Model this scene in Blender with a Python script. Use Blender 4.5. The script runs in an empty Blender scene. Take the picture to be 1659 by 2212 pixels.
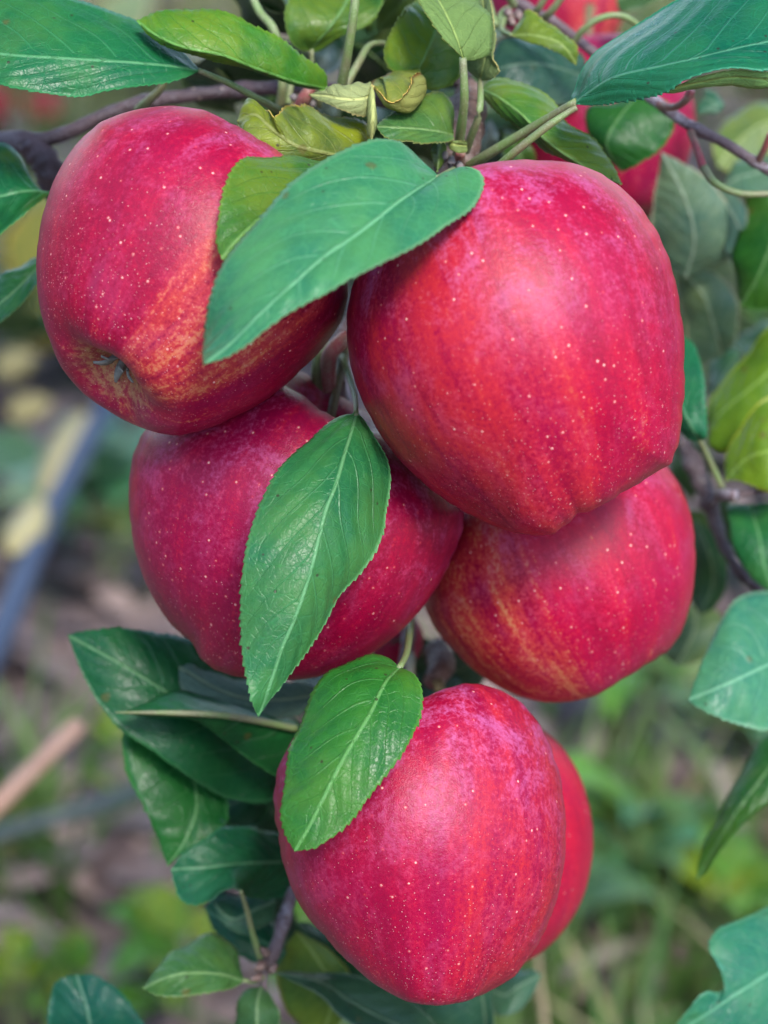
import bpy, math, random
import numpy as np
from mathutils import Vector, Matrix

rng = np.random.default_rng(7)
random.seed(7)
scene = bpy.context.scene
COL = scene.collection

# ------------------------------------------------------------------ camera
PITCH = math.radians(-28.0)
CAM = np.array([0.0, 0.0, 1.0])
FWD = np.array([0.0, math.cos(PITCH), math.sin(PITCH)])
RIGHT = np.array([1.0, 0.0, 0.0])
UP = np.cross(RIGHT, FWD)
K = 0.245 / 0.50 / 2212.0          # picture units (1659 x 2212) per metre of distance

cd = bpy.data.cameras.new("camera")
cam = bpy.data.objects.new("camera", cd)
COL.objects.link(cam)
cam.location = CAM
cam.rotation_euler = (math.radians(90) + PITCH, 0, 0)
cd.sensor_fit = 'VERTICAL'
cd.sensor_height = 36.0
cd.lens = 36.0 / (0.245 / 0.50)
cd.clip_start = 0.02
cd.clip_end = 2000
cd.dof.use_dof = True
cd.dof.focus_distance = 0.495
APERTURE = 0.0082                  # diameter of the entrance pupil, m
cd.dof.aperture_fstop = cd.lens / 1000 / APERTURE
cd.dof.aperture_blades = 0
scene.camera = cam

# ------------------------------------------------------------------ light
world = bpy.data.worlds.new("World")
scene.world = world
world.use_nodes = True
wn = world.node_tree
sun_dir = np.array([0.22, -0.62, 0.80]); sun_dir /= np.linalg.norm(sun_dir)
sky = wn.nodes.new("ShaderNodeTexSky")
sky.sky_type = 'NISHITA'
sky.sun_disc = False
sky.sun_elevation = math.asin(sun_dir[2])
sky.sun_rotation = math.atan2(sun_dir[0], sun_dir[1])
sky.dust_density = 0.9
sky.air_density = 1.0
sky.ozone_density = 1.6
bg = wn.nodes["Background"]
bg.inputs["Strength"].default_value = 0.135
wn.links.new(sky.outputs[0], bg.inputs["Color"])

sl = bpy.data.lights.new("sun", 'SUN')
sl.energy = 1.05
sl.angle = math.radians(13)
sl.color = (1.0, 0.95, 0.88)
so = bpy.data.objects.new("sun", sl)
COL.objects.link(so)
so.rotation_euler = Vector(sun_dir).to_track_quat('Z', 'Y').to_euler()

vs = scene.view_settings
vs.view_transform = 'Standard'
vs.look = 'None'
vs.exposure = 2.15
vs.gamma = 1.0
vs.use_curve_mapping = False

# ------------------------------------------------------------------ helpers
def W(px, py, z=0.0):
    """point seen at picture position (px, py), z centimetres behind the 0.5 m plane"""
    d = 0.50 + z / 100.0
    return CAM + FWD * d + RIGHT * ((px - 829.5) * K * d) + UP * ((1106.0 - py) * K * d)

def WD(px, py, d):
    return W(px, py, (d - 0.5) * 100)

def ground_pt(px, py, h=0.0):
    v = FWD + RIGHT * ((px - 829.5) * K) + UP * ((1106.0 - py) * K)
    t = (h - CAM[2]) / v[2]
    return CAM + v * t

def catmull(P, n):
    P = np.asarray(P, float)
    if len(P) == 2:
        return P[0] + (P[1] - P[0]) * np.linspace(0, 1, n)[:, None]
    Q = np.vstack([2 * P[0] - P[1], P, 2 * P[-1] - P[-2]])
    out = []
    for i in range(len(P) - 1):
        p0, p1, p2, p3 = Q[i], Q[i + 1], Q[i + 2], Q[i + 3]
        t = np.linspace(0, 1, 24, endpoint=False)[:, None]
        out.append(0.5 * ((2 * p1) + (-p0 + p2) * t + (2 * p0 - 5 * p1 + 4 * p2 - p3) * t ** 2 + (-p0 + 3 * p1 - 3 * p2 + p3) * t ** 3))
    out.append(P[-1:])
    C = np.vstack(out)
    s = np.concatenate([[0], np.cumsum(np.linalg.norm(np.diff(C, axis=0), axis=1))])
    u = np.linspace(0, s[-1], n)
    return np.stack([np.interp(u, s, C[:, k]) for k in range(C.shape[1])], 1)

def norm(v):
    return v / np.maximum(np.linalg.norm(v, axis=-1, keepdims=True), 1e-12)

def make_mesh(name, V, F, mats, mi=None, attrs=None, smooth=True):
    me = bpy.data.meshes.new(name)
    me.from_pydata([tuple(v) for v in V], [], [tuple(f) for f in F])
    for m in mats:
        me.materials.append(m)
    if mi is not None:
        me.polygons.foreach_set("material_index", np.asarray(mi, np.int32))
    if smooth:
        me.polygons.foreach_set("use_smooth", np.ones(len(me.polygons), bool))
    for k, a in (attrs or {}).items():
        a = np.asarray(a, np.float32)
        if a.ndim == 2:
            at = me.attributes.new(k, 'FLOAT_VECTOR', 'POINT'); at.data.foreach_set("vector", a.ravel())
        else:
            at = me.attributes.new(k, 'FLOAT', 'POINT'); at.data.foreach_set("value", a)
    me.update()
    return me

def link(name, me, loc, parent=None):
    o = bpy.data.objects.new(name, me)
    COL.objects.link(o)
    if parent is not None:
        o.parent = parent
        o.location = Vector(loc) - Vector(parent['_w'])
    else:
        o.location = loc
    o['_w'] = [float(x) for x in loc]
    return o

def thing(name, loc, label, cat, group=None):
    o = bpy.data.objects.new(name, None)
    COL.objects.link(o)
    o.empty_display_size = 0.01
    o.location = loc
    o['_w'] = [float(x) for x in loc]
    return tag(o, label, cat, group)

def tag(o, label=None, cat=None, group=None, kind=None):
    if label: o['label'] = label
    if cat: o['category'] = cat
    if group: o['group'] = group
    if kind: o['kind'] = kind
    return o

def tube_geo(P, rad, seg=10, cap=True, lump=0.0, seed=0):
    """tube along world points P with radii rad"""
    P = np.asarray(P, float); n = len(P)
    rad = np.broadcast_to(np.asarray(rad, float), (n,))
    T = norm(np.gradient(P, axis=0))
    ref = np.array([0.3, 0.2, 0.93])
    A = norm(np.cross(T, ref)); B = np.cross(T, A)
    th = np.linspace(0, 2 * np.pi, seg, endpoint=False)
    r = rad[:, None] * np.ones(seg)[None]
    if lump:
        g = np.random.default_rng(seed)
        f = np.zeros((n, seg)); u = np.arange(n)[:, None]
        for _ in range(6):
            f += np.sin(u * g.uniform(.15, 1.3) + th[None] * g.integers(0, 4) + g.uniform(0, 6.28)) / 2.5
        r = r * (1 + lump * f)
    V = P[:, None] + A[:, None] * (np.cos(th)[None, :, None] * r[..., None]) + B[:, None] * (np.sin(th)[None, :, None] * r[..., None])
    V = V.reshape(-1, 3)
    F = []
    for i in range(n - 1):
        for j in range(seg):
            a = i * seg + j; b = i * seg + (j + 1) % seg
            F.append((a, b, b + seg, a + seg))
    if cap:
        F.append(tuple(range(seg - 1, -1, -1)))
        F.append(tuple(range((n - 1) * seg, n * seg)))
    return V, F

def merge(geos):
    V, F, o = [], [], 0
    for v, f in geos:
        V.append(v); F += [tuple(i + o for i in x) for x in f]; o += len(v)
    return np.vstack(V), F

# ------------------------------------------------------------------ node helper
class NT:
    def __init__(self, name):
        self.m = bpy.data.materials.new(name); self.m.use_nodes = True
        self.t = self.m.node_tree
        self.b = self.t.nodes["Principled BSDF"]
        self.out = self.t.nodes["Material Output"]
    def n(self, typ, **kw):
        x = self.t.nodes.new(typ)
        for k, v in kw.items(): setattr(x, k, v)
        return x
    def put(self, sock, v):
        if hasattr(v, 'is_output'): self.t.links.new(v, sock)
        elif v is not None:
            try: sock.default_value = v
            except Exception: sock.default_value = tuple(v) + (1.0,)
    def math(self, op, a, b=None, c=None, clamp=False):
        x = self.n("ShaderNodeMath", operation=op, use_clamp=clamp)
        self.put(x.inputs[0], a)
        if b is not None: self.put(x.inputs[1], b)
        if c is not None: self.put(x.inputs[2], c)
        return x.outputs[0]
    def mul(self, a, b): return self.math('MULTIPLY', a, b)
    def add(self, a, b): return self.math('ADD', a, b)
    def sub(self, a, b): return self.math('SUBTRACT', a, b)
    def ss(self, v, lo, hi, a=0.0, b=1.0):
        x = self.n("ShaderNodeMapRange", interpolation_type='SMOOTHSTEP')
        self.put(x.inputs[0], v)
        for i, q in enumerate((lo, hi, a, b)): self.put(x.inputs[i + 1], q)
        return x.outputs[0]
    def mix(self, f, a, b, mode='MIX'):
        x = self.n("ShaderNodeMix", data_type='RGBA', blend_type=mode)
        self.put(x.inputs[0], f); self.put(x.inputs[6], a if hasattr(a, 'is_output') else tuple(a) + (1.0,))
        self.put(x.inputs[7], b if hasattr(b, 'is_output') else tuple(b) + (1.0,))
        return x.outputs[2]
    def obj(self):
        return self.n("ShaderNodeTexCoord").outputs["Object"]
    def attr(self, name):
        return self.n("ShaderNodeAttribute", attribute_name=name)
    def noise(self, vec, scale, detail=3.0, rough=0.55, dist=0.0, off=None):
        if off is not None:
            a = self.n("ShaderNodeVectorMath", operation='ADD')
            self.t.links.new(vec, a.inputs[0]); a.inputs[1].default_value = off; vec = a.outputs[0]
        x = self.n("ShaderNodeTexNoise")
        self.t.links.new(vec, x.inputs["Vector"])
        x.inputs["Scale"].default_value = scale; x.inputs["Detail"].default_value = detail
        x.inputs["Roughness"].default_value = rough; x.inputs["Distortion"].default_value = dist
        return x.outputs["Fac"]
    def voro(self, vec, scale, feature='F1', out="Distance", rand=1.0):
        x = self.n("ShaderNodeTexVoronoi", feature=feature)
        self.t.links.new(vec, x.inputs["Vector"]); x.inputs["Scale"].default_value = scale
        x.inputs["Randomness"].default_value = rand
        return x.outputs[out]
    def scl(self, vec, s):
        a = self.n("ShaderNodeVectorMath", operation='MULTIPLY')
        self.t.links.new(vec, a.inputs[0]); a.inputs[1].default_value = s
        return a.outputs[0]
    def bump(self, h, dist, strength=1.0, nrm=None):
        x = self.n("ShaderNodeBump")
        self.put(x.inputs["Height"], h); x.inputs["Distance"].default_value = dist; x.inputs["Strength"].default_value = strength
        if nrm is not None: self.t.links.new(nrm, x.inputs["Normal"])
        return x.outputs[0]
    def fin(self, col=None, rough=None, nrm=None, **kw):
        if col is not None: self.put(self.b.inputs["Base Color"], col if hasattr(col, 'is_output') else tuple(col) + (1.0,))
        if rough is not None: self.put(self.b.inputs["Roughness"], rough)
        if nrm is not None: self.put(self.b.inputs["Normal"], nrm)
        for k, v in kw.items(): self.put(self.b.inputs[k.replace('_', ' ')], v)
        return self.m

# ------------------------------------------------------------------ materials
def leaf_mat(name, side):
    T = NT(name)
    oi = T.n("ShaderNodeObjectInfo")
    base, yel, rnd = oi.outputs["Color"], oi.outputs["Alpha"], oi.outputs["Random"]
    co = T.obj()
    vt = T.attr("vt").outputs["Fac"]; md = T.attr("md").outputs["Fac"]; eg = T.attr("eg").outputs["Fac"]
    # vein network
    fr = T.math('FRACT', vt); d = T.math('MINIMUM', fr, T.sub(1.0, fr))
    wv = T.ss(eg, 0.1, 1.0, 0.055, 0.022)
    lat = T.math('SUBTRACT', 1.0, T.math('DIVIDE', d, wv), clamp=True)
    lat = T.mul(lat, T.ss(eg, 0.70, 0.97, 1.0, 0.0))
    am = T.math('ABSOLUTE', md)
    rib = T.ss(am, 0.18, 0.62, 1.0, 0.0)
    ret = T.voro(co, 760, 'DISTANCE_TO_EDGE')
    retl = T.ss(ret, 0.0, 0.10, 1.0, 0.0)
    ret2 = T.voro(co, 300, 'DISTANCE_TO_EDGE')
    ret2l = T.ss(ret2, 0.0, 0.055, 1.0, 0.0)
    net = T.math('MAXIMUM', T.mul(retl, 0.45), ret2l)
    n1 = T.noise(co, 70, 4, 0.6); n2 = T.noise(co, 900, 3, 0.6)
    n3 = T.noise(co, 38, 3, 0.6, off=(3.1, 1.7, 9.2))
    if side == 'top':
        c = T.mix(T.ss(n1, 0.3, 0.7), T.mix(1.0, base, (0.70, 0.85, 0.90), 'MULTIPLY'), T.mix(1.0, base, (1.40, 1.20, 0.95), 'MULTIPLY'))
        ym = T.mul(T.ss(T.add(n3, T.mul(T.sub(n1, 0.5), 0.5)), 0.36, 0.60), yel)
        ym = T.mul(ym, T.ss(T.add(lat, rib), 0.0, 1.0, 1.0, 0.35))
        c = T.mix(ym, c, (0.21, 0.25, 0.014))
        vcol = T.mix(1.0, T.mix(1.0, base, (2.4, 1.75, 1.9), 'MULTIPLY'), (0.030, 0.035, 0.016), 'ADD')
        c = T.mix(T.mul(net, 0.42), c, T.mix(1.0, base, (1.9, 1.55, 1.4), 'MULTIPLY'))
        c = T.mix(T.mul(lat, 0.52), c, vcol)
        c = T.mix(T.mul(rib, 0.85), c, T.mix(1.0, vcol, (0.045, 0.05, 0.03), 'ADD'))
        c = T.mix(T.ss(n2, 0.56, 0.74, 0.0, 0.5), c, T.mix(1.0, base, (1.9, 1.5, 1.1), 'MULTIPLY'))
        # small brown specks
        sp = T.mul(T.ss(T.voro(co, 170), 0.05, 0.085, 1.0, 0.0), 0.75)
        c = T.mix(sp, c, (0.035, 0.018, 0.012))
        c = T.mix(T.ss(T.add(T.voro(co, 62), T.mul(T.sub(n2, .5), .08)), .05, .10, .55, 0), c, (0.11, 0.075, 0.02))
        c = T.mix(T.ss(T.noise(co, 150, 5, .7, .5, off=(7, 3, 1)), .62, .74, 0, .35), c, T.mix(1.0, base, (2.6, 1.5, 1.2), 'MULTIPLY'))
        c = T.mix(T.ss(eg, 0.925, 0.99, 0.0, 0.75), c, T.mix(1.0, base, (4.5, 2.0, 2.0), 'MULTIPLY'))
        bm = T.ss(T.add(n3, T.mul(T.sub(n2, 0.5), .35)), 0.60, 0.72)
        br = T.mul(T.attr("brown").outputs["Fac"], T.ss(T.add(eg, T.mul(T.sub(n1, .5), .6)), 0.78, 0.98))
        c = T.mix(br, c, (0.16, 0.055, 0.012))
        h = T.add(T.mul(net, -0.35), T.add(T.mul(lat, -0.9), T.mul(rib, -1.0)))
        h = T.add(h, T.mul(n2, 0.75))
        nrm = T.bump(h, 0.00020, 0.9)
        rough = T.ss(n1, 0.3, 0.7, 0.27, 0.38)
        T.fin(c, rough, nrm)
        T.b.inputs["IOR"].default_value = 1.34
    else:
        c = T.mix(1.0, T.mix(1.0, base, (1.6, 1.3, 1.5), 'MULTIPLY'), (0.020, 0.022, 0.016), 'ADD')
        vcol = T.mix(1.0, T.mix(1.0, c, (1.6, 1.5, 1.5), 'MULTIPLY'), (0.03, 0.035, 0.015), 'ADD')
        c = T.mix(T.mul(net, 0.40), c, vcol)
        c = T.mix(T.mul(lat, 0.7), c, vcol)
        c = T.mix(T.mul(rib, 0.9), c, T.mix(1.0, vcol, (0.06, 0.05, 0.01), 'ADD'))
        br = T.mul(T.attr("brown").outputs["Fac"], T.ss(T.add(eg, T.mul(T.sub(n1, .5), .6)), 0.85, 1.0))
        c = T.mix(br, c, (0.16, 0.055, 0.012))
        h = T.add(T.mul(net, 0.4), T.add(T.mul(lat, 1.0), T.mul(rib, 1.6)))
        h = T.add(h, T.mul(n2, 0.5))
        T.fin(c, 0.62, T.bump(h, 0.0003, 0.9))
        T.b.inputs["IOR"].default_value = 1.25
    tr = T.n("ShaderNodeBsdfTranslucent")
    T.t.links.new(T.mix(1.0, c, (1.5, 1.75, 0.7), 'MULTIPLY'), tr.inputs["Color"])
    ms = T.n("ShaderNodeMixShader"); ms.inputs[0].default_value = 0.28
    T.t.links.new(T.b.outputs[0], ms.inputs[1]); T.t.links.new(tr.outputs[0], ms.inputs[2])
    T.t.links.new(ms.outputs[0], T.out.inputs["Surface"])
    return T.m

M_LTOP = leaf_mat("leaf_upper_side", 'top')
M_LUND = leaf_mat("leaf_under_side", 'under')
_t = NT("leaf_margin"); _o = _t.n("ShaderNodeObjectInfo").outputs["Color"]; M_LRIM = _t.fin(_t.mix(1.0, _o, (4.5, 2.2, 2.2), 'MULTIPLY'), 0.5)

def stalk_mat(name, ca, cb):
    T = NT(name); co = T.obj()
    n = T.noise(co, 160, 4); n2 = T.noise(co, 2600, 2)
    c = T.mix(T.ss(n, 0.35, 0.68), ca, cb)
    c = T.mix(T.ss(n2, .5, .75, 0, .5), c, (0.40, 0.44, 0.30))
    return T.fin(c, 0.5, T.bump(n2, 0.00015))
M_STALK = stalk_mat("petiole_green", (0.13, 0.20, 0.055), (0.16, 0.16, 0.075))
M_STALKR = stalk_mat("petiole_red", (0.26, 0.035, 0.045), (0.20, 0.12, 0.08))

def bark_mat(name, dark, mid, pale, paleamt=0.6):
    T = NT(name); co = T.obj()
    n = T.noise(co, 120, 5, 0.6); n2 = T.noise(co, 700, 4, .65); n3 = T.noise(co, 45, 3, off=(4, 2, 8))
    c = T.mix(T.ss(n, .3, .7), dark, mid)
    c = T.mix(T.mul(T.ss(T.add(n3, T.mul(T.sub(n2, .5), .6)), .48, .62), paleamt), c, pale)
    c = T.mix(T.ss(T.voro(co, 330), 0.10, 0.17, 0.7, 0.0), c, (0.34, 0.27, 0.21))
    h = T.add(T.mul(n2, .6), n)
    return T.fin(c, T.ss(n, .3, .7, .48, .7), T.bump(h, 0.0012, 0.9))
M_BARK = bark_mat("bark_purple_brown", (0.030, 0.018, 0.022), (0.075, 0.045, 0.050), (0.13, 0.11, 0.12), .55)
M_TWIG = bark_mat("bark_grey_brown", (0.075, 0.045, 0.048), (0.14, 0.10, 0.105), (0.27, 0.25, 0.28), .8)
M_SPUR = bark_mat("bark_spur_brown", (0.075, 0.042, 0.036), (0.17, 0.10, 0.075), (0.24, 0.19, 0.17), .6)
M_FUZZ = NT("bud_scale_grey").fin((0.15, 0.13, 0.125), 0.8)

def apple_mat(name, seed, yc=(1, 0), yamt=0.3, bloom=0.7, deep=1.0, broad=0.3):
    """striped red apple skin; yc = meridian that coloured least, broad = half-width of that side"""
    T = NT(name); co = T.obj()
    g = np.random.default_rng(seed); off = tuple(g.uniform(-20, 20, 3))
    ax = T.attr("ax").outputs["Vector"]; pol = T.attr("pol").outputs["Fac"]
    sx = T.scl(ax, (1, 1, 0.30)); sx2 = T.scl(ax, (1, 1, 0.16))
    st = T.noise(sx, 4.2, 4, .6, .25, off=off)
    st2 = T.noise(sx2, 15, 3, .6, .2, off=off)
    st3 = T.noise(sx2, 42, 3, .6, .1, off=off)
    big = T.noise(co, 26, 2, .5, off=off)
    mot = T.noise(co, 1050, 3, .65, off=off); mot2 = T.noise(co, 520, 4, .7, off=off)
    streak = T.add(T.mul(st, .60), T.add(T.mul(st2, .28), T.mul(st3, .12)))
    # side that coloured least
    dt = T.n("ShaderNodeVectorMath", operation='DOT_PRODUCT')
    T.t.links.new(ax, dt.inputs[0]); dt.inputs[1].default_value = (yc[0], yc[1], 0)
    side = T.ss(dt.outputs["Value"], 1.0 - 2 * broad, 1.0)
    speck = T.add(T.mul(T.sub(mot, .5), .55), T.mul(T.sub(mot2, .5), .45))
    f1 = T.add(streak, T.mul(speck, .70))
    c = T.mix(T.ss(f1, .30, .72), (0.20 * deep, 0.0010, 0.023), (0.345 * deep, 0.0014, 0.028))
    c = T.mix(T.ss(big, .4, .65, 0, .45), c, (0.27 * deep, 0.0016, 0.046))
    f2 = T.add(f1, T.add(T.mul(side, .13), T.mul(T.sub(big, .5), .22)))
    f2 = T.add(f2, T.mul(speck, .45))
    c = T.mix(T.ss(f2, .50, .92, 0, .62), c, (0.44, 0.011, 0.014))
    sm = T.mul(T.ss(T.add(side, T.mul(T.sub(st2, .5), .5)), .25, .75), T.ss(f1, .34, .62))
    c = T.mix(T.mul(sm, min(.85, yamt)), c, (0.46, 0.050, 0.034))
    f3 = T.add(T.mul(side, .34 * yamt), T.mul(T.ss(pol, .45, .85), .16 * yamt))
    f3 = T.add(T.add(f3, f1), T.add(T.mul(T.sub(st, .5), .55), T.mul(T.sub(st2, .5), .30)))
    f3 = T.add(f3, T.mul(speck, .80))
    c = T.mix(T.mul(T.ss(f3, .80, 1.10), min(.8, .15 + yamt * .7)), c, (0.50, 0.21, 0.085))
    # wax bloom in torn patches, mostly on the shoulders
    bl = T.noise(co, 70, 6, .72, .6, off=off)
    bl2 = T.noise(T.scl(ax, (1, 1, .5)), 7, 5, .7, .4, off=(off[1], off[0], off[2]))
    bf = T.add(T.add(T.mul(bl, .78), T.mul(bl2, .22)), T.mul(speck, .70))
    bf = T.mul(T.ss(bf, .45, .67), T.ss(pol, .14, .64, bloom, bloom * .20))
    c = T.mix(T.mul(bf, .85), c, (0.40, 0.085, 0.22))
    # russet in the two hollows
    rus = T.add(pol, T.mul(T.sub(mot2, .5), .10))
    ru = T.add(T.ss(rus, .865, .95), T.ss(rus, .02, .09, 1, 0))
    c = T.mix(T.mul(ru, .75), c, T.mix(T.ss(mot2, .4, .62), (0.30, 0.075, 0.045), (0.42, 0.27, 0.10)))
    # odd scab marks
    wob = T.n("ShaderNodeVectorMath", operation='ADD'); T.t.links.new(co, wob.inputs[0])
    nz = T.n("ShaderNodeTexNoise"); T.t.links.new(co, nz.inputs["Vector"]); nz.inputs["Scale"].default_value = 500; nz.inputs["Detail"].default_value = 3
    T.t.links.new(T.scl(nz.outputs["Color"], (.004, .004, .004)), wob.inputs[1])
    scab = T.ss(T.voro(wob.outputs[0], 42), .035, .075, .7, 0)
    c = T.mix(scab, c, (0.40, 0.20, 0.11))
    # lenticels
    l1 = T.voro(co, 275); l2 = T.voro(co, 760); l3 = T.voro(co, 1100)
    m1 = T.mul(T.ss(l1, .055, .105, 1, 0), T.ss(pol, .78, .92, 1, 0))
    m2 = T.mul(T.ss(l2, .075, .14, .85, 0), T.ss(pol, .36, .66))
    m3 = T.mul(T.ss(l3, .09, .17, .75, 0), T.ss(pol, .56, .78))
    ml = T.mul(T.math('MAXIMUM', m1, T.math('MAXIMUM', m2, m3)), T.ss(T.noise(co, 330, 2, .5, off=off), .35, .62, .35, 1.0))
    halo = T.mul(T.ss(l1, .08, .2, .35, 0), T.ss(pol, .78, .92, 1, 0))
    c = T.mix(halo, c, (0.52, 0.03, 0.04))
    c = T.mix(T.mul(ml, .88), c, (0.66, 0.36, 0.32))
    micro = T.noise(co, 2600, 2, .6)
    h = T.add(T.mul(micro, .70), T.add(T.mul(ml, .8), T.mul(mot2, .35)))
    nrm = T.bump(h, 0.00016, 0.55)
    rough = T.add(T.ss(bf, 0, .6, .43, .55), T.mul(T.sub(mot, .5), .10))
    T.fin(c, rough, nrm)
    T.t.links.new(T.bump(T.add(T.mul(micro, .8), T.add(T.mul(mot2, .9), T.mul(ml, .5))), 0.00022, 0.8), T.b.inputs["Coat Normal"])
    T.b.inputs["IOR"].default_value = 1.22
    T.b.inputs["Coat Weight"].default_value = 0.26
    T.b.inputs["Coat Roughness"].default_value = 0.27
    T.b.inputs["Sheen Weight"].default_value = 0.0
    T.b.inputs["Sheen Roughness"].default_value = 0.4
    T.b.inputs["Sheen Tint"].default_value = (0.9, 0.75, 0.9, 1)
    return T.m

_t = NT("sepal_grey"); _n = _t.noise(_t.obj(), 900, 3)
M_SEPAL = _t.fin(_t.mix(_n, (0.05, 0.05, 0.04), (0.32, 0.31, 0.27)), .8)
_t = NT("calyx_green"); M_CALYX = _t.fin((0.12, 0.14, 0.05), .7)
_t = NT("stem_brown"); _n = _t.noise(_t.obj(), 500, 3)
M_STEM = _t.fin(_t.mix(_n, (0.10, 0.05, 0.03), (0.16, 0.15, 0.05)), .6)

# ------------------------------------------------------------------ ground, grass, litter
def build_ground():
    T = NT("orchard_floor"); co = T.obj()
    n1 = T.noise(co, 2.2, 4, .6); n2 = T.noise(co, 17, 4, .65, .6); n3 = T.noise(co, 55, 4, .65); n4 = T.noise(co, 9, 3, .6, 1.0, off=(5, 9, 1))
    c = T.mix(T.ss(n2, .33, .66), (0.070, 0.048, 0.046), (0.195, 0.145, 0.140))
    c = T.mix(T.ss(n3, .52, .72, 0, .8), c, (0.27, 0.22, 0.19))
    c = T.mix(T.ss(n4, .56, .70, 0, .7), c, (0.045, 0.030, 0.030))
    c = T.mix(T.ss(n1, .50, .66, 0, .55), c, (0.10, 0.14, 0.05))
    m = T.fin(c, .9, T.bump(T.add(n2, T.mul(n3, .6)), .02))
    # one sheet: finely uneven near the tree, coarse out to the horizon
    xs = np.concatenate([[-900, -200, -50, -15, -7], np.linspace(-4, 4, 90), [7, 15, 50, 200, 900]])
    ys = np.concatenate([[-900, -200, -50, -12, -4], np.linspace(-2, 8, 110), [14, 30, 80, 250, 900]])
    X, Y = np.meshgrid(xs, ys)
    Z = 0.018 * (np.sin(X * 5.1 + 1.3 * np.sin(Y * 3.1)) * np.sin(Y * 6.3 + X * 1.7) + .5 * np.sin(X * 13 + Y * 9) + .5 * np.sin(Y * 17 - X * 11)) - .02
    V = np.stack([X, Y, Z], -1).reshape(-1, 3)
    nx, ny = len(xs), len(ys)
    F = [(j * nx + i, j * nx + i + 1, (j + 1) * nx + i + 1, (j + 1) * nx + i) for j in range(ny - 1) for i in range(nx - 1)]
    o = link("ground", make_mesh("ground", V, F, [m]), (0, 0, 0))
    tag(o, "brown leaf-strewn orchard floor far below the apples", kind='structure')
build_ground()

def patch(x, y, s, seed):
    return (math.sin(x * s + seed) * math.sin(y * s * 1.13 + 2.1 * seed) + .6 * math.sin(x * s * 2.3 - y * s * 1.7 + seed * 3.3) + .4 * math.sin(x * s * 4.1 + y * s * 3.7 + seed))

def build_grass():
    T = NT("grass_blade"); tn = T.attr("tone").outputs["Fac"]; dr = T.attr("dry").outputs["Fac"]
    c = T.mix(tn, (0.018, 0.075, 0.014), (0.070, 0.180, 0.026))
    c = T.mix(dr, c, (0.30, 0.26, 0.13))
    T.fin(c, .5)
    tr = T.n("ShaderNodeBsdfTranslucent"); T.t.links.new(T.mix(1, c, (1.3, 1.5, .7), 'MULTIPLY'), tr.inputs[0])
    ms = T.n("ShaderNodeMixShader"); ms.inputs[0].default_value = .35
    T.t.links.new(T.b.outputs[0], ms.inputs[1]); T.t.links.new(tr.outputs[0], ms.inputs[2]); T.t.links.new(ms.outputs[0], T.out.inputs[0])
    g = np.random.default_rng(3)
    V, F, tone, dry = [], [], [], []
    n = 0
    while n < 30000:
        y = g.uniform(.7, 7.0); x = g.uniform(-.55, .55) * (0.55 + y * .75)
        p = patch(x, y, 3.4, 1.7)
        lim = -0.05
        # bare litter at the lower left and lower right of the view
        q = x / y
        if y < 2.3 and q < -0.03: lim = 1.25
        elif y < 2.0: lim = 0.25
        elif y > 2.6: lim = -.6
        if p < lim and g.random() > .03: continue
        n += 1
        h = g.uniform(.05, .15) * (1 + .25 * p); w = g.uniform(.003, .0075)
        a = g.uniform(0, 6.28); lean = g.uniform(.2, 1.1) * h; la = g.uniform(0, 6.28)
        side = np.array([math.cos(a), math.sin(a), 0]) * w
        b = np.array([x, y, -.03]); dv = np.array([math.cos(la), math.sin(la), 0]) * lean
        i = len(V)
        p1 = b + dv * .3 + np.array([0, 0, h * .6]); p2 = b + dv + np.array([0, 0, h])
        V += [b - side, b + side, p1 - side * .8, p1 + side * .8, p2]
        F += [(i, i + 1, i + 3, i + 2), (i + 2, i + 3, i + 4)]
        t = min(1, max(0, .45 + .35 * patch(x, y, 1.9, 4.0) + g.normal(0, .2))); dd = 1.0 if g.random() < (.45 if y > 2.4 else .14) else g.uniform(0, .25)
        tone += [t] * 5; dry += [dd] * 5
    o = link("grass", make_mesh("grass", V, F, [T.m], attrs={'tone': tone, 'dry': dry}), (0, 0, 0))
    tag(o, "blurred green and straw grass on the orchard floor", kind='stuff')
build_grass()

def build_litter():
    T = NT("dead_leaf"); tn = T.attr("tone").outputs["Fac"]
    c = T.mix(tn, (0.07, 0.042, 0.038), (0.28, 0.205, 0.18)); T.fin(c, .75)
    g = np.random.default_rng(5)
    V, F, tone = [], [], []
    for _ in range(5200):
        y = g.uniform(.8, 5.0); x = g.uniform(-.5, .5) * (0.5 + y * .7)
        L = g.uniform(.02, .045); w = L * g.uniform(.35, .6); a = g.uniform(0, 6.28)
        ca, sa = math.cos(a), math.sin(a); t = g.uniform(0, 1)
        base = np.array([x, y, g.uniform(0, .035)])
        i = len(V); tilt = g.normal(0, .35); cu = g.uniform(-.3, .5)
        for (u, v, k) in ((-1, 0, 0), (-.3, 1, 1), (-.3, 0, 0), (-.3, -1, 1), (.4, .85, 1), (.4, 0, 0), (.4, -.85, 1), (1, 0, .6)):
            X, Y, Z = u * L, v * w, k * cu * w + u * L * tilt
            V.append(base + np.array([X * ca - Y * sa, X * sa + Y * ca, Z])); tone.append(t)
        F += [(i, i + 2, i + 1), (i, i + 3, i + 2), (i + 1, i + 2, i + 5, i + 4), (i + 2, i + 3, i + 6, i + 5), (i + 4, i + 5, i + 7), (i + 5, i + 6, i + 7)]
    o = link("leaf_litter", make_mesh("leaf_litter", V, F, [T.m], attrs={'tone': tone}), (0, 0, 0))
    tag(o, "pinkish brown fallen leaves scattered under the tree", kind='stuff')
build_litter()

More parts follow.
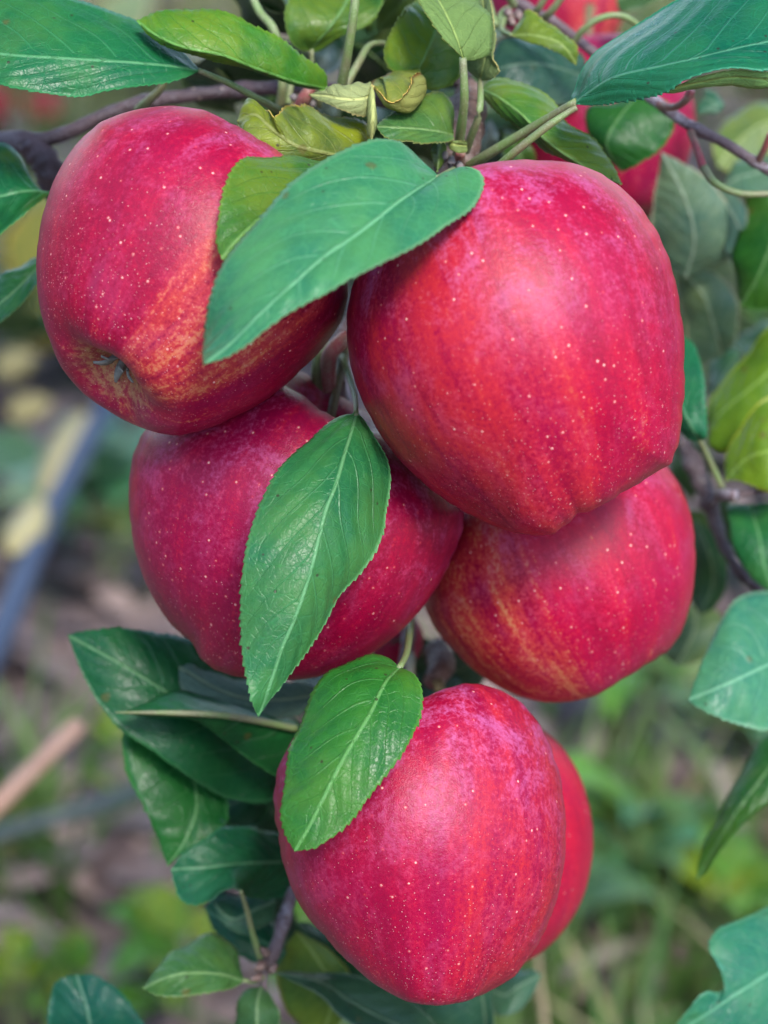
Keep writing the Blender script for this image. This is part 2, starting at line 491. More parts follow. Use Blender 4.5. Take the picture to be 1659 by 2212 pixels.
# ------------------------------------------------------------------ unseen orchard trees and this tree's crown, added to block sky
def foliage_geo(g, n, centre, radii, size, hollow=.45):
    V, F, tone = [], [], []
    d = norm(g.normal(size=(n, 3))); rr = (hollow + (1 - hollow) * g.random(n) ** .6)
    lump = 1 + .22 * np.sin(d[:, 0] * 7 + centre[0]) * np.sin(d[:, 1] * 6 + centre[1]) + .15 * np.sin(d[:, 2] * 11 + d[:, 0] * 9)
    P = np.array(centre) + d * (rr * lump)[:, None] * np.array(radii)
    for p in P:
        if p[2] < .25: continue
        a = norm(g.normal(size=3)); b = norm(np.cross(a, g.normal(size=3))); L = size * g.uniform(.6, 1.3); w = L * .27
        c = np.cross(a, b); i = len(V)
        V += [p - a * L * .5, p - a * L * .1 + b * w + c * w * .3, p - a * L * .1, p - a * L * .1 - b * w + c * w * .3, p + a * L * .55]
        F += [(i, i + 2, i + 1), (i, i + 3, i + 2), (i + 1, i + 2, i + 4), (i + 2, i + 3, i + 4)]
        tone += [g.random()] * 5
    return V, F, tone

_T = NT("crown_foliage"); _tn = _T.attr("tone").outputs["Fac"]
M_CROWN = _T.fin(_T.mix(_tn, (.022, .070, .020), (.050, .120, .028)), .5)
def sky_block_tree(x, y, h, w, n, label, seed, size=.16):  # unseen tree put in to keep low bright sky off the fruit
    g = np.random.default_rng(seed)
    t = thing("unseen_tree", (x, y, 0), label, "tree", "unseen trees added around the camera")
    tr = tube_geo(catmull([(x, y, -.1), (x + .05, y, .4), (x - .03, y + .04, .9), (x + .04, y, h * .6), (x, y, h * .85)], 24), np.linspace(.075, .015, 24), 10, True, .06, seed)
    link("trunk", make_mesh("trunk", tr[0] - [x, y, 0], tr[1], [M_BARK]), (x, y, 0), t)
    V, F, tn = foliage_geo(g, n, (x, y, h * .52), (w, w * .85, h * .50), size)
    o = link("crown", make_mesh("crown", np.array(V) - [x, y, 0], F, [M_CROWN], attrs={'tone': tn}, smooth=False), (x, y, 0), t)
    o['kind'] = 'stuff'
k = 0
for (x, y) in ((-4.4,-4.2),(-2.2,-4.6),(0.0,-4.9),(2.2,-4.6),(5.4,-4.2),(-3.9,-1.9),(-4.0,.6),(5.6,.9),(-4.3,3.0),(4.6,3.3)):
    k += 1
    sky_block_tree(x, y, 3.0 + .25 * math.sin(k * 2.3), 1.35, 2600, "unseen orchard tree added around the camera to block low sky", 300 + k)

# ------------------------------------------------------------------ leaves
def leaf(parent, mid, L, R, tint=(.05, .115, .03), yel=0.0, bulge=0.08, rows=90, cols=8, tooth=0.00060,
         under=False, pet=None, prad=0.00075, nv=7, wave=0.0006, label=None, brown=0.0, red=False, seed=None, world=False, name="leaf"):
    """one leaf from its midrib and two margins, base first; points are (picture x, picture y, cm behind the 0.5 m plane)"""
    sd = seed if seed is not None else int(rng.integers(1e6))
    g = np.random.default_rng(sd)
    conv = (lambda P: np.array(P, float)) if world else (lambda P: np.array([W(*p) for p in P]))
    def arr(P):
        P = [tuple(p) if len(p) == 3 else (p[0], p[1], 0.0) for p in P]
        return conv(P)
    m = arr(mid); l = np.vstack([m[:1], arr(L), m[-1:]]); r = np.vstack([m[:1], arr(R), m[-1:]])
    n = rows
    Mi, Lf, Rt = catmull(m, n), catmull(l, n), catmull(r, n)
    Tn = norm(np.gradient(Mi, axis=0))
    view = norm(CAM - Mi)
    vv = np.linspace(0, 1, n)
    colsS = np.linspace(0, 1, cols + 1)
    grid = np.zeros((n, 2 * cols + 1, 3)); vt = np.zeros((n, 2 * cols + 1)); md = np.zeros_like(vt); eg = np.zeros_like(vt)
    length = np.linalg.norm(np.diff(Mi, axis=0), axis=1).sum()
    for sgn, E in ((-1, Lf), (1, Rt)):
        D = E - Mi; hw = np.linalg.norm(D, axis=1)
        N = norm(np.cross(Tn, D))
        N[0] = N[1]; N[-1] = N[-2]
        fl = np.sign((N * view).sum(1).mean()); N = N * (fl if fl != 0 else 1)
        arc = np.concatenate([[0], np.cumsum(np.linalg.norm(np.diff(E, axis=0), axis=1))])
        per = 0.0021 if length > .03 else 0.0016
        ph = arc / per + .25 * np.sin(arc / per * .7 + sd)
        tj = g.uniform(.45, 1.25, int(ph.max()) + 3)
        saw = (ph % 1.0) * tj[np.clip(ph.astype(int), 0, len(tj) - 1)]
        saw *= np.clip(vv / .12, 0, 1) * np.clip(hw / .004, 0, 1)
        ph1, ph2, ph3 = g.uniform(0, 6.28, 3)
        for k, s in enumerate(colsS):
            c = cols + sgn * k
            lv = nv * (vv - (0.30 * s + 0.12 * s * s) * np.clip(hw / hw.max(), .3, 1)) + (0.5 if sgn > 0 else 0) + 5
            lv = lv + .10 * np.sin(vv * 9 + s * 4 + ph1) + .06 * np.sin(vv * 23 + ph2)
            quilt = -0.00022 * np.cos(2 * np.pi * lv) * s * (1 - s) * 4 * np.clip(hw / .008, 0, 1)
            wv = wave * s * s * (np.sin(vv * 11 + ph2 + sgn) + .7 * np.sin(vv * 23 + ph3)) * np.clip(hw / .01, 0, 1)
            P = Mi + D * s + N * ((bulge * hw * 4 * s * (1 - s) * (1 - .35 * s)) + quilt + wv)[:, None]
            if k == cols and tooth: P = P + norm(D) * (tooth * (saw - .2))[:, None] + Tn * (0.3 * tooth * saw)[:, None]
            grid[:, c] = P; vt[:, c] = lv; md[:, c] = sgn * s * hw * 1000; eg[:, c] = s
    nc = 2 * cols + 1
    top = grid.reshape(-1, 3)
    gu = np.gradient(grid, axis=0); gv = np.gradient(grid, axis=1)
    NN = norm(np.cross(gu, gv).reshape(-1, 3))
    NN = np.where(np.linalg.norm(NN, axis=1, keepdims=True) < .5, np.repeat(view, nc, 0), NN)
    flip = (NN * np.repeat(view, nc, 0)).sum(1).mean() < 0
    if flip: NN = -NN
    th = 0.00028
    bot = top - NN * th
    V = np.vstack([top, bot]); nt = len(top)
    F, mi = [], []
    a, b = (1, 0) if under else (0, 1)
    for i in range(n - 1):
        for j in range(nc - 1):
            q = (i * nc + j, i * nc + j + 1, (i + 1) * nc + j + 1, (i + 1) * nc + j)
            f = q[::-1] if flip else q
            F.append(f); mi.append(a)
            F.append(tuple(x + nt for x in f[::-1])); mi.append(b)
        for j, dirn in ((0, 1), (nc - 1, -1)):
            e0, e1 = i * nc + j, (i + 1) * nc + j
            f = (e0, e1, e1 + nt, e0 + nt)
            F.append(f); mi.append(2)
    at = {'vt': np.tile(vt.ravel(), 2), 'md': np.tile(md.ravel(), 2), 'eg': np.tile(eg.ravel(), 2), 'brown': np.full(2 * nt, brown)}
    base = Mi[0]
    me = make_mesh("leaf", V - base, F, [M_LTOP, M_LUND, M_LRIM], mi, at)
    o = link(name, me, base, parent)
    o.color = (*tint, yel)
    if label: o['label'] = label
    if pet:
        pts = np.vstack([arr(pet), Mi[3:4]])
        C = catmull(pts, max(12, 6 * len(pet)))
        rr = np.linspace(1.25, .8, len(C)) * prad
        v, f = tube_geo(C, rr, 8)
        p = link("petiole", make_mesh("petiole", v - base, f, [M_STALKR if red else M_STALK]), base, o)
    return o

def tube_part(name, parent, pts, r, mat, seg=12, n=None, lump=0.0, conv=None, seed=0, label=None, kind=None, knobs=()):
    P = np.array([W(*p) for p in pts]) if conv is None else np.array(pts, float)
    n = n or 8 * len(pts)
    C = catmull(P, n)
    rad = np.interp(np.linspace(0, 1, n), np.linspace(0, 1, len(r)), r) if hasattr(r, '__len__') else np.full(n, r)
    for (t, amp, wd) in knobs:
        rad = rad * (1 + amp * np.exp(-((np.linspace(0, 1, n) - t) / wd) ** 2))
    v, f = tube_geo(C, rad, seg, True, lump, seed)
    b = C[0]
    o = link(name, make_mesh(name, v - b, f, [mat]), b, parent)
    if label: o['label'] = label
    return o

# ------------------------------------------------------------------ apples
def apple(label, cpx, zc, rpx, cal, outline, mat, seed=0, taper=.10, c1=.42, c2=.30, cw=.30, hh=1.0, group="red apples hanging in the tree", cal_parts=True, stem=True, nu=128, nv=96, spin=0.0, centre=None, stem_to=None):
    """cal = direction of the calyx end in camera axes (right, up, towards the viewer)"""
    g = np.random.default_rng(seed)
    d = .5 + zc / 100
    R = rpx * K * d
    C = W(cpx[0], cpx[1], zc) if centre is None else np.array(centre, float)
    t = np.linspace(0.0, np.pi, nv); ph = np.linspace(0, 2 * np.pi, nu, endpoint=False)
    Tt, Ph = np.meshgrid(t, ph, indexing='ij')
    lob = .022 * np.cos(5 * Ph + g.uniform(0, 6)) * np.exp(-((np.pi - Tt) / .75) ** 2) + .010 * np.cos(5 * Ph + 1) * np.exp(-((Tt) / .8) ** 2)
    rad = R * (1 - c1 * np.exp(-(Tt / .30) ** 2) - c2 * np.exp(-((np.pi - Tt) / cw) ** 2) + lob * np.sin(Tt) ** .5
               + .045 * np.exp(-((Tt - .62) / .4) ** 2) + .035 * np.exp(-((np.pi - Tt - .55) / .35) ** 2)
               + .012 * np.sin(2 * Ph + g.uniform(0, 6)) * np.sin(Tt) + .010 * np.sin(3 * Ph + g.uniform(0, 6)) * np.sin(Tt) ** 2)
    zz = rad * np.cos(Tt) * hh
    rr = rad * np.sin(Tt) * (1 + taper * np.cos(Tt))
    loc = np.stack([rr * np.cos(Ph), rr * np.sin(Ph), zz], -1).reshape(-1, 3)
    A = norm(-np.array(cal, float))                      # stem end
    ref = np.array([0, 0, 1.0]) if abs(A[2]) < .9 else np.array([0, 1.0, 0])
    X = norm(ref - A * (A @ ref)); Yv = np.cross(A, X)   # longitude 0 faces the viewer
    Rm = np.stack([X, Yv, A], 1)
    camv = loc @ Rm.T                                    # camera axes
    if outline is not None:
        ol = np.array(outline, float); ol = ol - np.array(cpx)
        oth = np.arctan2(-ol[:, 1], ol[:, 0]); orr = np.hypot(ol[:, 0], ol[:, 1])
        o_ = np.argsort(oth); oth, orr = oth[o_], orr[o_]
        bins = np.linspace(-np.pi, np.pi, 361)[:-1]
        tgt = np.interp(bins, np.concatenate([oth - 2 * np.pi, oth, oth + 2 * np.pi]), np.tile(orr, 3))
        ker = np.exp(-np.linspace(-2, 2, 7) ** 2); ker /= ker.sum()
        cyc = lambda a, k: np.convolve(np.concatenate([a[-20:], a, a[:20]]), k, 'same')[20:-20]
        tgt = cyc(tgt, ker)
        for it in range(7):
            wp = C + camv[:, :1] * RIGHT + camv[:, 1:2] * UP - camv[:, 2:] * FWD
            dd = (wp - CAM) @ FWD
            px = ((wp - CAM) @ RIGHT) / dd / K + 829.5 - cpx[0]
            py = ((wp - CAM) @ UP) / dd / K - 1106 + cpx[1]
            th = np.arctan2(py, px); rp = np.hypot(px, py)
            idx = ((th + np.pi) / (2 * np.pi) * 120).astype(int) % 120
            cur = np.zeros(120); np.maximum.at(cur, idx, rp)
            cur = np.interp(bins, (np.arange(120) + .5) / 120 * 2 * np.pi - np.pi, cur, period=2 * np.pi)
            cur = cyc(cur, ker)
            s = tgt / cur
            mean = s.mean()
            sv = np.interp(th, bins, s, period=2 * np.pi)
            rr_ = np.interp(th, bins, cur, period=2 * np.pi)
            w = np.clip(rp / rr_, 0, 1); w = w * w * (3 - 2 * w)
            k = mean + (sv - mean) * w
            if it == 0: camv[:, 2] *= mean
            camv[:, 0] *= k; camv[:, 1] *= k
    wv = camv[:, :1] * RIGHT + camv[:, 1:2] * UP - camv[:, 2:] * FWD
    F = []
    for i in range(nv - 1):
        for j in range(nu):
            a = i * nu + j; b = i * nu + (j + 1) % nu
            F.append((a, a + nu, b + nu, b))
    sp = Ph.ravel() + spin
    ax = np.stack([np.cos(sp), np.sin(sp), Tt.ravel() / np.pi * 2], 1)
    me = make_mesh("apple", wv, F, [mat], attrs={'ax': ax, 'pol': Tt.ravel() / np.pi})
    o = link("apple", me, C)
    tag(o, label, "apple", group)
    camw = lambda v: v[0] * RIGHT + v[1] * UP - v[2] * FWD
    caxis = camw(-A)
    if cal_parts:
        b = C + wv[-nu:].mean(0)
        e1 = norm(np.cross(caxis, [.3, .9, .1])); e2 = np.cross(caxis, e1)
        pts = np.array([b - caxis * .001, b + caxis * .0018, b + caxis * .0030, b + caxis * .0036])
        v, f = tube_geo(pts, [.0030, .0026, .0022, .0010], 10)
        cx = link("calyx", make_mesh("calyx", v - b, f, [M_CALYX]), b, o)
        for k in range(5):
            a = 2 * np.pi * k / 5 + g.uniform(-.3, .3)
            dr = e1 * math.cos(a) + e2 * math.sin(a)
            tg = np.cross(caxis, dr)
            Ls = g.uniform(.0095, .0130)
            V = []
            for q in np.linspace(0, 1, 6):
                w = .0014 * (1 - q) ** .7 + .00022
                p = b + caxis * (.002 + Ls * (.80 * q - .28 * q * q)) + dr * (.0022 - .0022 * q + .0052 * q ** 2.2)
                V += [p - tg * w, p + tg * w, p + tg * w - caxis * .0003 + dr * .0004, p - tg * w - caxis * .0003 + dr * .0004]
            F2 = []
            for q in range(5):
                s_ = 4 * q
                for (x, y) in ((0, 1), (1, 2), (2, 3), (3, 0)):
                    F2.append((s_ + x, s_ + y, s_ + y + 4, s_ + x + 4))
            F2.append((20, 21, 22, 23))
            link("sepal", make_mesh("sepal", np.array(V) - b, F2, [M_SEPAL]), b, cx)
    if stem:
        b = C + wv[:nu].mean(0)
        up = -caxis
        e = norm(np.cross(up, [.2, .4, .9]))
        pts = [b - up * .004, b + up * .008 + e * .001, b + up * .018 + e * .003, b + up * .026 + e * .0065]
        if stem_to is not None:
            tgt_ = W(*stem_to); pts = [b - up * .004, b + up * .006, b * .45 + tgt_ * .55 + up * .003, tgt_]
        tube_part("stem", o, pts, [.0013, .0012, .0013, .0018], M_STEM, 8, 20, conv=1)
    return o

A_OUT = [(375,228),(440,237),(500,265),(560,300),(640,360),(710,450),(745,560),(752,640),(735,700),(700,750),(650,800),(600,845),(520,895),(440,930),(390,942),(340,935),(290,918),(230,885),(180,850),(130,790),(105,730),(85,660),(79,600),(82,520),(95,450),(120,380),(160,315),(215,265),(290,237)]
B_OUT = [(1160,345),(1230,350),(1300,375),(1370,430),(1420,500),(1455,590),(1472,680),(1478,780),(1477,880),(1470,950),(1450,1003),(1400,1033),(1340,1068),(1250,1114),(1200,1154),(1160,1158),(1100,1150),(1030,1120),(960,1080),(900,1030),(840,965),(800,900),(765,820),(750,740),(748,690),(760,620),(800,530),(860,450),(930,395),(1000,365),(1080,348)]
C_OUT = [(665,805),(705,838),(770,878),(860,940),(950,1020),(1003,1100),(1000,1150),(975,1210),(930,1290),(880,1350),(820,1400),(750,1440),(690,1462),(620,1470),(560,1470),(500,1460),(460,1445),(430,1420),(410,1385),(370,1350),(330,1290),(300,1220),(283,1140),(277,1060),(285,990),(305,940),(350,890),(430,840),(530,800),(610,790)]
D_OUT = [(1440,1005),(1470,1050),(1493,1110),(1502,1180),(1500,1250),(1490,1310),(1470,1370),(1440,1410),(1390,1440),(1340,1470),(1290,1502),(1230,1516),(1180,1517),(1110,1500),(1040,1460),(985,1410),(940,1360),(920,1320),(905,1250),(915,1170),(960,1090),(1040,1010),(1130,965),(1240,950),(1350,960)]
E_OUT = [(1030,1475),(1080,1490),(1130,1520),(1170,1570),(1200,1640),(1218,1730),(1222,1810),(1212,1900),(1190,1980),(1150,2060),(1110,2110),(1060,2140),(1000,2165),(940,2173),(880,2165),(820,2135),(760,2085),(700,2020),(650,1960),(620,1890),(600,1800),(590,1730),(600,1660),(630,1600),(690,1540),(770,1505),(860,1500),(915,1505),(960,1485),(1000,1475)]
F_OUT = [(1165,1570),(1210,1610),(1245,1660),(1270,1730),(1281,1800),(1275,1880),(1250,1960),(1210,2020),(1160,2065),(1110,2090),(1000,2105),(900,2080),(800,2020),(740,1930),(720,1830),(735,1720),(790,1620),(880,1555),(980,1535),(1080,1540)]

apple("upper left red apple showing its dried flower end in a hollow", (415,590), 0.5, 345, (-.53,-.75,.40), A_OUT,
      apple_mat("apple_skin_orange_streak", 11, (.97, .2), .62, .75, .95, .13), 1, taper=.13, c2=.35, cw=.30, spin=-.38, stem_to=(640,215,7.0))
apple("largest red apple at the upper right with a broad pink sheen", (1110,750), 0.0, 390, (.37,-.925,-.06), B_OUT,
      apple_mat("apple_skin_bright_red", 23, (.75, -.65), .22, .8, 1.12, .35), 2, taper=.08, c1=.25, stem_to=(962,400,4.0))
apple("dark crimson apple half covered by the long hanging leaf", (640,1140), 4.2, 345, (-.30,-.93,-.2), C_OUT,
      apple_mat("apple_skin_crimson", 31, (-.3, -.95), .05, .75, .86, .2), 3, taper=.12, stem_to=(748,740,6.2))
apple("red apple with yellow streaks tucked under the largest apple", (1210,1230), 7.0, 295, (.40,-.90,-.15), D_OUT,
      apple_mat("apple_skin_yellow_streak", 47, (.49, -.87), .90, .6, 1.12, .25), 4, taper=.08, stem_to=(1080,1000,10.5))
apple("lowest red apple hanging alone beneath the cluster", (905,1820), 2.5, 330, (.05,-.98,.16), E_OUT,
      apple_mat("apple_skin_plum_red", 59, (.5, .85), .15, .95, 1.0, .3), 5, taper=.13, stem_to=(885,1420,10.5))
apple("smooth blurred red apple peeking out behind the lowest apple", (1000,1830), 9.5, 280, (.1,-.97,-.2), F_OUT,
      apple_mat("apple_skin_plain_red", 61, (.5, .85), .0, .1, 1.25, .3), 6, nu=64, nv=48)
BGM = apple_mat("apple_skin_far", 71, (-.8, -.6), .4, .35, .8, .35)
apple("blurred pink apple behind the twig right of the largest apple", (1290,290), 17, 208, (.1,-.98,.1), None, BGM, 7, nu=64, nv=48)
apple("pale red apple cut off by the top edge behind the twig", (1203,5), 23, 150, (.2,-.95,.2), None, apple_mat("apple_skin_pale", 79, (-.8, -.6), .6, .9, .85, .95), 8, nu=64, nv=48, spin=2.2)
apple("small dark red apple in the shade between the two middle apples", (855,1385), 13, 60, (0,-1,.1), None, BGM, 9, nu=48, nv=36)

# ------------------------------------------------------------------ branches and their leaves
G1 = (.034, .150, .016); G2 = (.028, .125, .020); G3 = (.045, .16, .014); GT = (.012, .125, .042); GD = (.016, .062, .020); YG = (.062, .160, .010)  # teal tints such as GT hold sky sheen, YG holds backlight

main = thing("apple_branch", W(-60, 300, 8), "dark purple brown branch running behind the upper left apple to the crowded leaf spur", "branch")
tube_part("limb", main, [(-260,290,9),(-60,300,8.5),(65,306,8),(150,285,8),(230,247,8),(310,222,8),(420,205,8),(520,195,8),(640,190,7.5),(780,205,6.5),(900,225,5.5),(990,262,4.5)],
          [.0022,.0023,.0026,.0021,.0020,.0019,.0019,.0020,.0022,.0026,.003,.0034], M_BARK, 14, 120, lump=.05, seed=4, knobs=((.24,.45,.02),(.45,.35,.012),(.6,.4,.015)))
tube_part("side_spur", main, [(60,308,8),(95,345,8),(110,385,8.2),(112,430,9)], [.0035,.0042,.0036,.0015], M_BARK, 12, 40, lump=.14, seed=9)
tube_part("fruit_spur", main, [(1010,190,6),(1015,225,5.2),(1000,262,4.5),(1005,310,4.2),(985,360,4),(960,410,4)], [.0028,.0042,.0052,.0048,.0045,.0035], M_SPUR, 14, 60, lump=.12, seed=2)
for (x, y, z, dx, dy) in ((968,215,3.2,-8,16),(972,232,3.0,-6,18),(962,330,2.6,-10,22),(975,340,2.4,-4,26),(990,352,2.4,6,22),(945,345,2.8,-6,24),(640,215,5,-14,-8),(650,208,5,12,-10),(668,222,5,10,6)):
    tube_part("bud_scale", main, [(x,y,z),(x+dx*.5+2,y+dy*.5,z-.15),(x+dx,y+dy,z)], [.0007,.0011,.0002], M_FUZZ, 7, 12)

# big leaf, top left
leaf(main, [(437,153,2.2),(380,143,1.8),(280,134,1.2),(150,126,.8),(0,116,.8),(-130,95,1.4),(-220,70,2.2)],
     [(400,118,2.6),(350,85,2.6),(295,45,2.6),(170,0,2.6),(60,-40,2.6),(-100,-30,2.8),(-180,20,2.6)],
     [(380,174,1.7),(300,187,1.1),(230,196,.8),(170,206,.7),(50,194,.5),(0,183,.5),(-110,150,1.2),(-180,105,1.8)],
     GT, .10, .05, 220, 12, pet=[(612,243,4.5),(560,215,3.4),(500,183,2.8)], prad=.00085, nv=8, label="large leaf with a teal upper half at the top left edge")
# leaf across it
leaf(main, [(708,193,3.4),(640,178,2.6),(550,148,1.8),(480,120,1.3),(400,104,1.1),(340,78,1.2),(295,44,1.6)],
     [(700,155,3.2),(650,115,2.6),(600,80,2.2),(540,52,2.0),(465,23,1.9),(415,16,1.8),(350,22,1.7)],
     [(665,192,3.1),(625,182,2.6),(525,147,1.9),(450,127,1.5),(370,107,1.3),(320,77,1.4)],
     G1, .45, .09, 220, 10, nv=8, pet=[(760,230,5),(735,210,4.2)])
# yellowing, buckled leaf
leaf(main, [(790,345,1.8),(740,338,1.2),(680,325,.6),(635,312,.3),(590,280,.3),(552,248,.6),(512,262,1.0)],
     [(760,365,2.0),(700,358,1.3),(650,374,.9),(620,386,.8),(565,371,.5),(530,346,.4),(513,318,.4),(520,290,.5)],
     [(795,290,2.2),(770,258,2.0),(710,240,1.7),(672,226,1.3),(645,228,.9),(620,226,1.2),(607,243,.4),(592,252,.2),(572,238,.9),(548,209,1.5),(530,212,1.5)],
     (.085,.125,.022), .95, .16, 200, 12, wave=.0011, nv=6, label="yellowing leaf with a buckled torn edge above the big front leaf")
# green leaf lying on the left apple
leaf(main, [(760,330,.6),(680,390,-1.8),(590,450,-3.0),(520,510,-3.8),(478,560,-4.1)],
     [(690,350,-.4),(620,335,-1.4),(560,335,-2.0),(522,346,-2.6),(498,375,-3.0),(480,425,-3.4),(472,475,-3.7),(468,520,-3.9)],
     [(740,420,-1.5),(680,480,-2.7),(600,540,-3.7),(530,575,-4.1)], (.036,.130,.018), .40, .06, 160, 10, nv=7)
# big leaf in front of the two upper apples
leaf(main, [(948,382,-2.6),(870,430,-4.2),(780,500,-5.3),(700,555,-5.8),(620,625,-6.1),(560,680,-6.2),(500,740,-6.2),(439,787,-6.2)],
     [(935,366,-2.6),(900,336,-2.6),(860,312,-2.9),(815,306,-3.2),(780,311,-3.4),(740,324,-3.7),(700,345,-3.9),(640,385,-4.2),(590,430,-4.4),(540,490,-4.6),(500,550,-4.8),(470,610,-4.9),(450,670,-5.0),(440,735,-5.1)],
     [(962,375,-2.6),(1000,364,-2.7),(1033,368,-2.9),(1045,388,-3.2),(1035,420,-3.7),(1010,455,-4.2),(960,490,-4.8),(900,530,-5.4),(820,575,-6.0),(750,605,-6.3),(700,630,-6.4),(640,662,-6.4),(580,706,-6.4),(530,745,-6.4),(480,775,-6.3)],
     (.040,.195,.085), .06, .07, 260, 14, nv=7, pet=[(985,365,3.4),(970,372,.6)], label="broad glossy leaf lying across the two upper apples")  # bluish sky sheen is part of this base tint
# upright leaf showing its underside
leaf(main, [(1002,131,1.0),(985,80,.8),(965,35,1.2),(935,-20,2.2),(905,-70,3.4)],
     [(990,116,.8),(965,88,.6),(935,48,.8),(905,0,1.4),(880,-40,2.4)],
     [(1030,131,1.2),(1058,116,1.5),(1064,85,1.7),(1058,45,2.0),(1042,8,2.5),(1010,-40,3.2)],
     (.075,.155,.030), .25, .10, 160, 9, under=True, pet=[(988,345,3.6),(993,300,2.6),(1003,215,1.4)], prad=.00118, red=False, label="upright leaf showing its pale underside with a long stalk")
leaf(main, [(1036,176,3.0),(1044,150,2.6),(1052,100,2.6),(1050,40,3.0),(1040,-30,3.8)],
     [(1010,150,3.2),(1004,130,3.2),(1015,60,3.4),(1018,0,3.8)],
     [(1062,171,2.4),(1078,152,2.2),(1066,125,2.2),(1068,80,2.4),(1062,20,2.8),(1055,-20,3.4)],
     (.07,.125,.035), .2, .10, 120, 8, under=True, pet=[(1000,340,4.0),(1014,305,3.2),(1036,240,2.4)], prad=.00095)
tube_part("red_stalk", main, [(990,372,3.6),(992,350,3.0),(995,328,2.5)], [.0016,.0016,.0013], M_STALKR, 10, 16)
leaf(main, [(896,172,3.6),(910,140,3.4),(930,95,3.6),(948,45,4.2),(955,5,5.2)],
     [(870,165,3.2),(842,145,3.0),(831,115,3.0),(840,80,3.2),(870,30,3.8),(905,0,4.8)],
     [(920,192,3.8),(948,193,3.9),(985,178,4.0),(996,140,4.0),(985,90,4.2),(975,40,4.6)],
     (.038,.120,.018), .50, -.08, 150, 9, nv=6)
# curled leaf with scorched edges
leaf(main, [(915,168,2.6),(917,200,2.2),(904,226,1.6),(882,243,1.2),(845,233,1.2),(829,221,1.4),(806,184,1.9)],
     [(905,153,3.4),(897,151,3.4),(869,155,3.3),(824,169,3.0),(806,174,2.6)],
     [(903,160,2.0),(896,164,1.6),(886,182,1.0),(873,206,.7),(856,219,.8),(835,214,1.0)],
     (.15,.19,.035), .7, .22, 120, 10, nv=6, brown=.95, wave=.0005, label="curled pale leaf with scorched brown edge at the spur")
leaf(main, [(806,185,1.6),(800,205,1.3),(778,214,1.0),(740,214,.9),(705,208,1.2),(667,205,1.8)],
     [(800,178,2.0),(784,186,1.8),(759,181,1.6),(727,180,1.5),(702,194,1.6),(680,202,1.8)],
     [(806,240,1.4),(789,252,1.2),(769,248,1.0),(744,240,.9),(709,225,1.1),(680,214,1.5)],
     (.16,.22,.07), .3, .20, 110, 9, under=True, nv=6, brown=.5, wave=.0008, label="curled pale leaf rolled to show its underside")
leaf(main, [(803,183,1.4),(806,220,.8),(806,260,.7),(803,304,1.0)], [(797,205,1.2),(793,230,1.0),(792,262,1.0),(795,290,1.1)], [(810,205,1.2),(811,230,1.0),(812,262,1.0),(809,288,1.1)],
     (.15,.21,.06), .2, .2, 80, 5, under=True, nv=5)
leaf(main, [(980,292,2.2),(945,284,1.6),(900,278,1.2),(855,275,1.0),(811,273,1.0)],
     [(983,270,2.4),(978,240,2.4),(962,207,2.4),(945,198,2.4),(915,208,2.2),(880,221,2.0),(845,248,1.6),(825,262,1.3)],
     [(976,303,1.6),(940,306,1.1),(895,308,.8),(850,301,.8),(828,292,.8)],
     (.055,.140,.036), .3, .06, 130, 9, nv=6, label="small bright triangular leaf beside the spur")
leaf(main, [(966,305,2.0),(980,312,1.7),(1009,316,2.0)], [(980,303,1.7),(1000,304,1.8),(1009,306,2.0)], [(972,322,1.8),(990,330,1.7),(1008,328,1.9)], (.09,.15,.03), .5, .1, 40, 5, under=True, tooth=.0001)
leaf(main, [(945,372,2.2),(947,345,2.2),(949,318,2.6),(950,300,3)], [(936,350,2.4),(930,328,2.6),(936,308,2.8)], [(958,352,2.4),(966,330,2.6),(962,308,2.8)], (.06,.13,.03), .4, .08, 60, 6, tooth=.0002)
# big leaf, upper right; its teal tint holds the sky sheen
leaf(main, [(1238,224,.6),(1270,200,.2),(1330,165,-.6),(1430,142,-1.4),(1505,125,-1.7),(1600,102,-1.6),(1700,80,-1.0),(1830,40,.5)],
     [(1233,214,1.0),(1245,195,1.2),(1265,150,1.4),(1295,105,1.5),(1350,60,1.5),(1405,30,1.4),(1460,0,1.3),(1540,-45,1.3),(1660,-70,1.3),(1760,-40,1.2)],
     [(1262,228,.3),(1310,225,-.3),(1380,212,-1.2),(1440,194,-1.8),(1490,168,-2.1),(1580,147,-2.4),(1660,152,-2.3),(1740,130,-1.4)],
     (.007, .118, .060), .04, .06, 240, 14, nv=9, pet=[(1010,362,3.6),(1060,330,2.6),(1150,275,1.6)], prad=.00115, label="large blue green leaf reaching to the upper right edge")
leaf(main, [(1430,200,-1.4),(1500,180,-1.8),(1580,166,-2.0),(1660,170,-1.9),(1760,160,-1)],
     [(1450,190,-1.5),(1510,166,-2.0),(1580,152,-2.2),(1660,156,-2.1)], [(1450,196,-1.2),(1510,187,-1.4),(1580,184,-1.5),(1660,187,-1.4)],
     (.10,.25,.06), .1, .25, 90, 5, under=True, tooth=.0002, nv=6)
tube_part("petiole", main, [(1030,395,2.6),(1060,375,2.0),(1110,330,1.2),(1180,275,.7),(1225,244,.6),(1246,232,.55)], [.0013,.0012,.00105,.001,.00095,.0007], M_STALK, 9, 60)
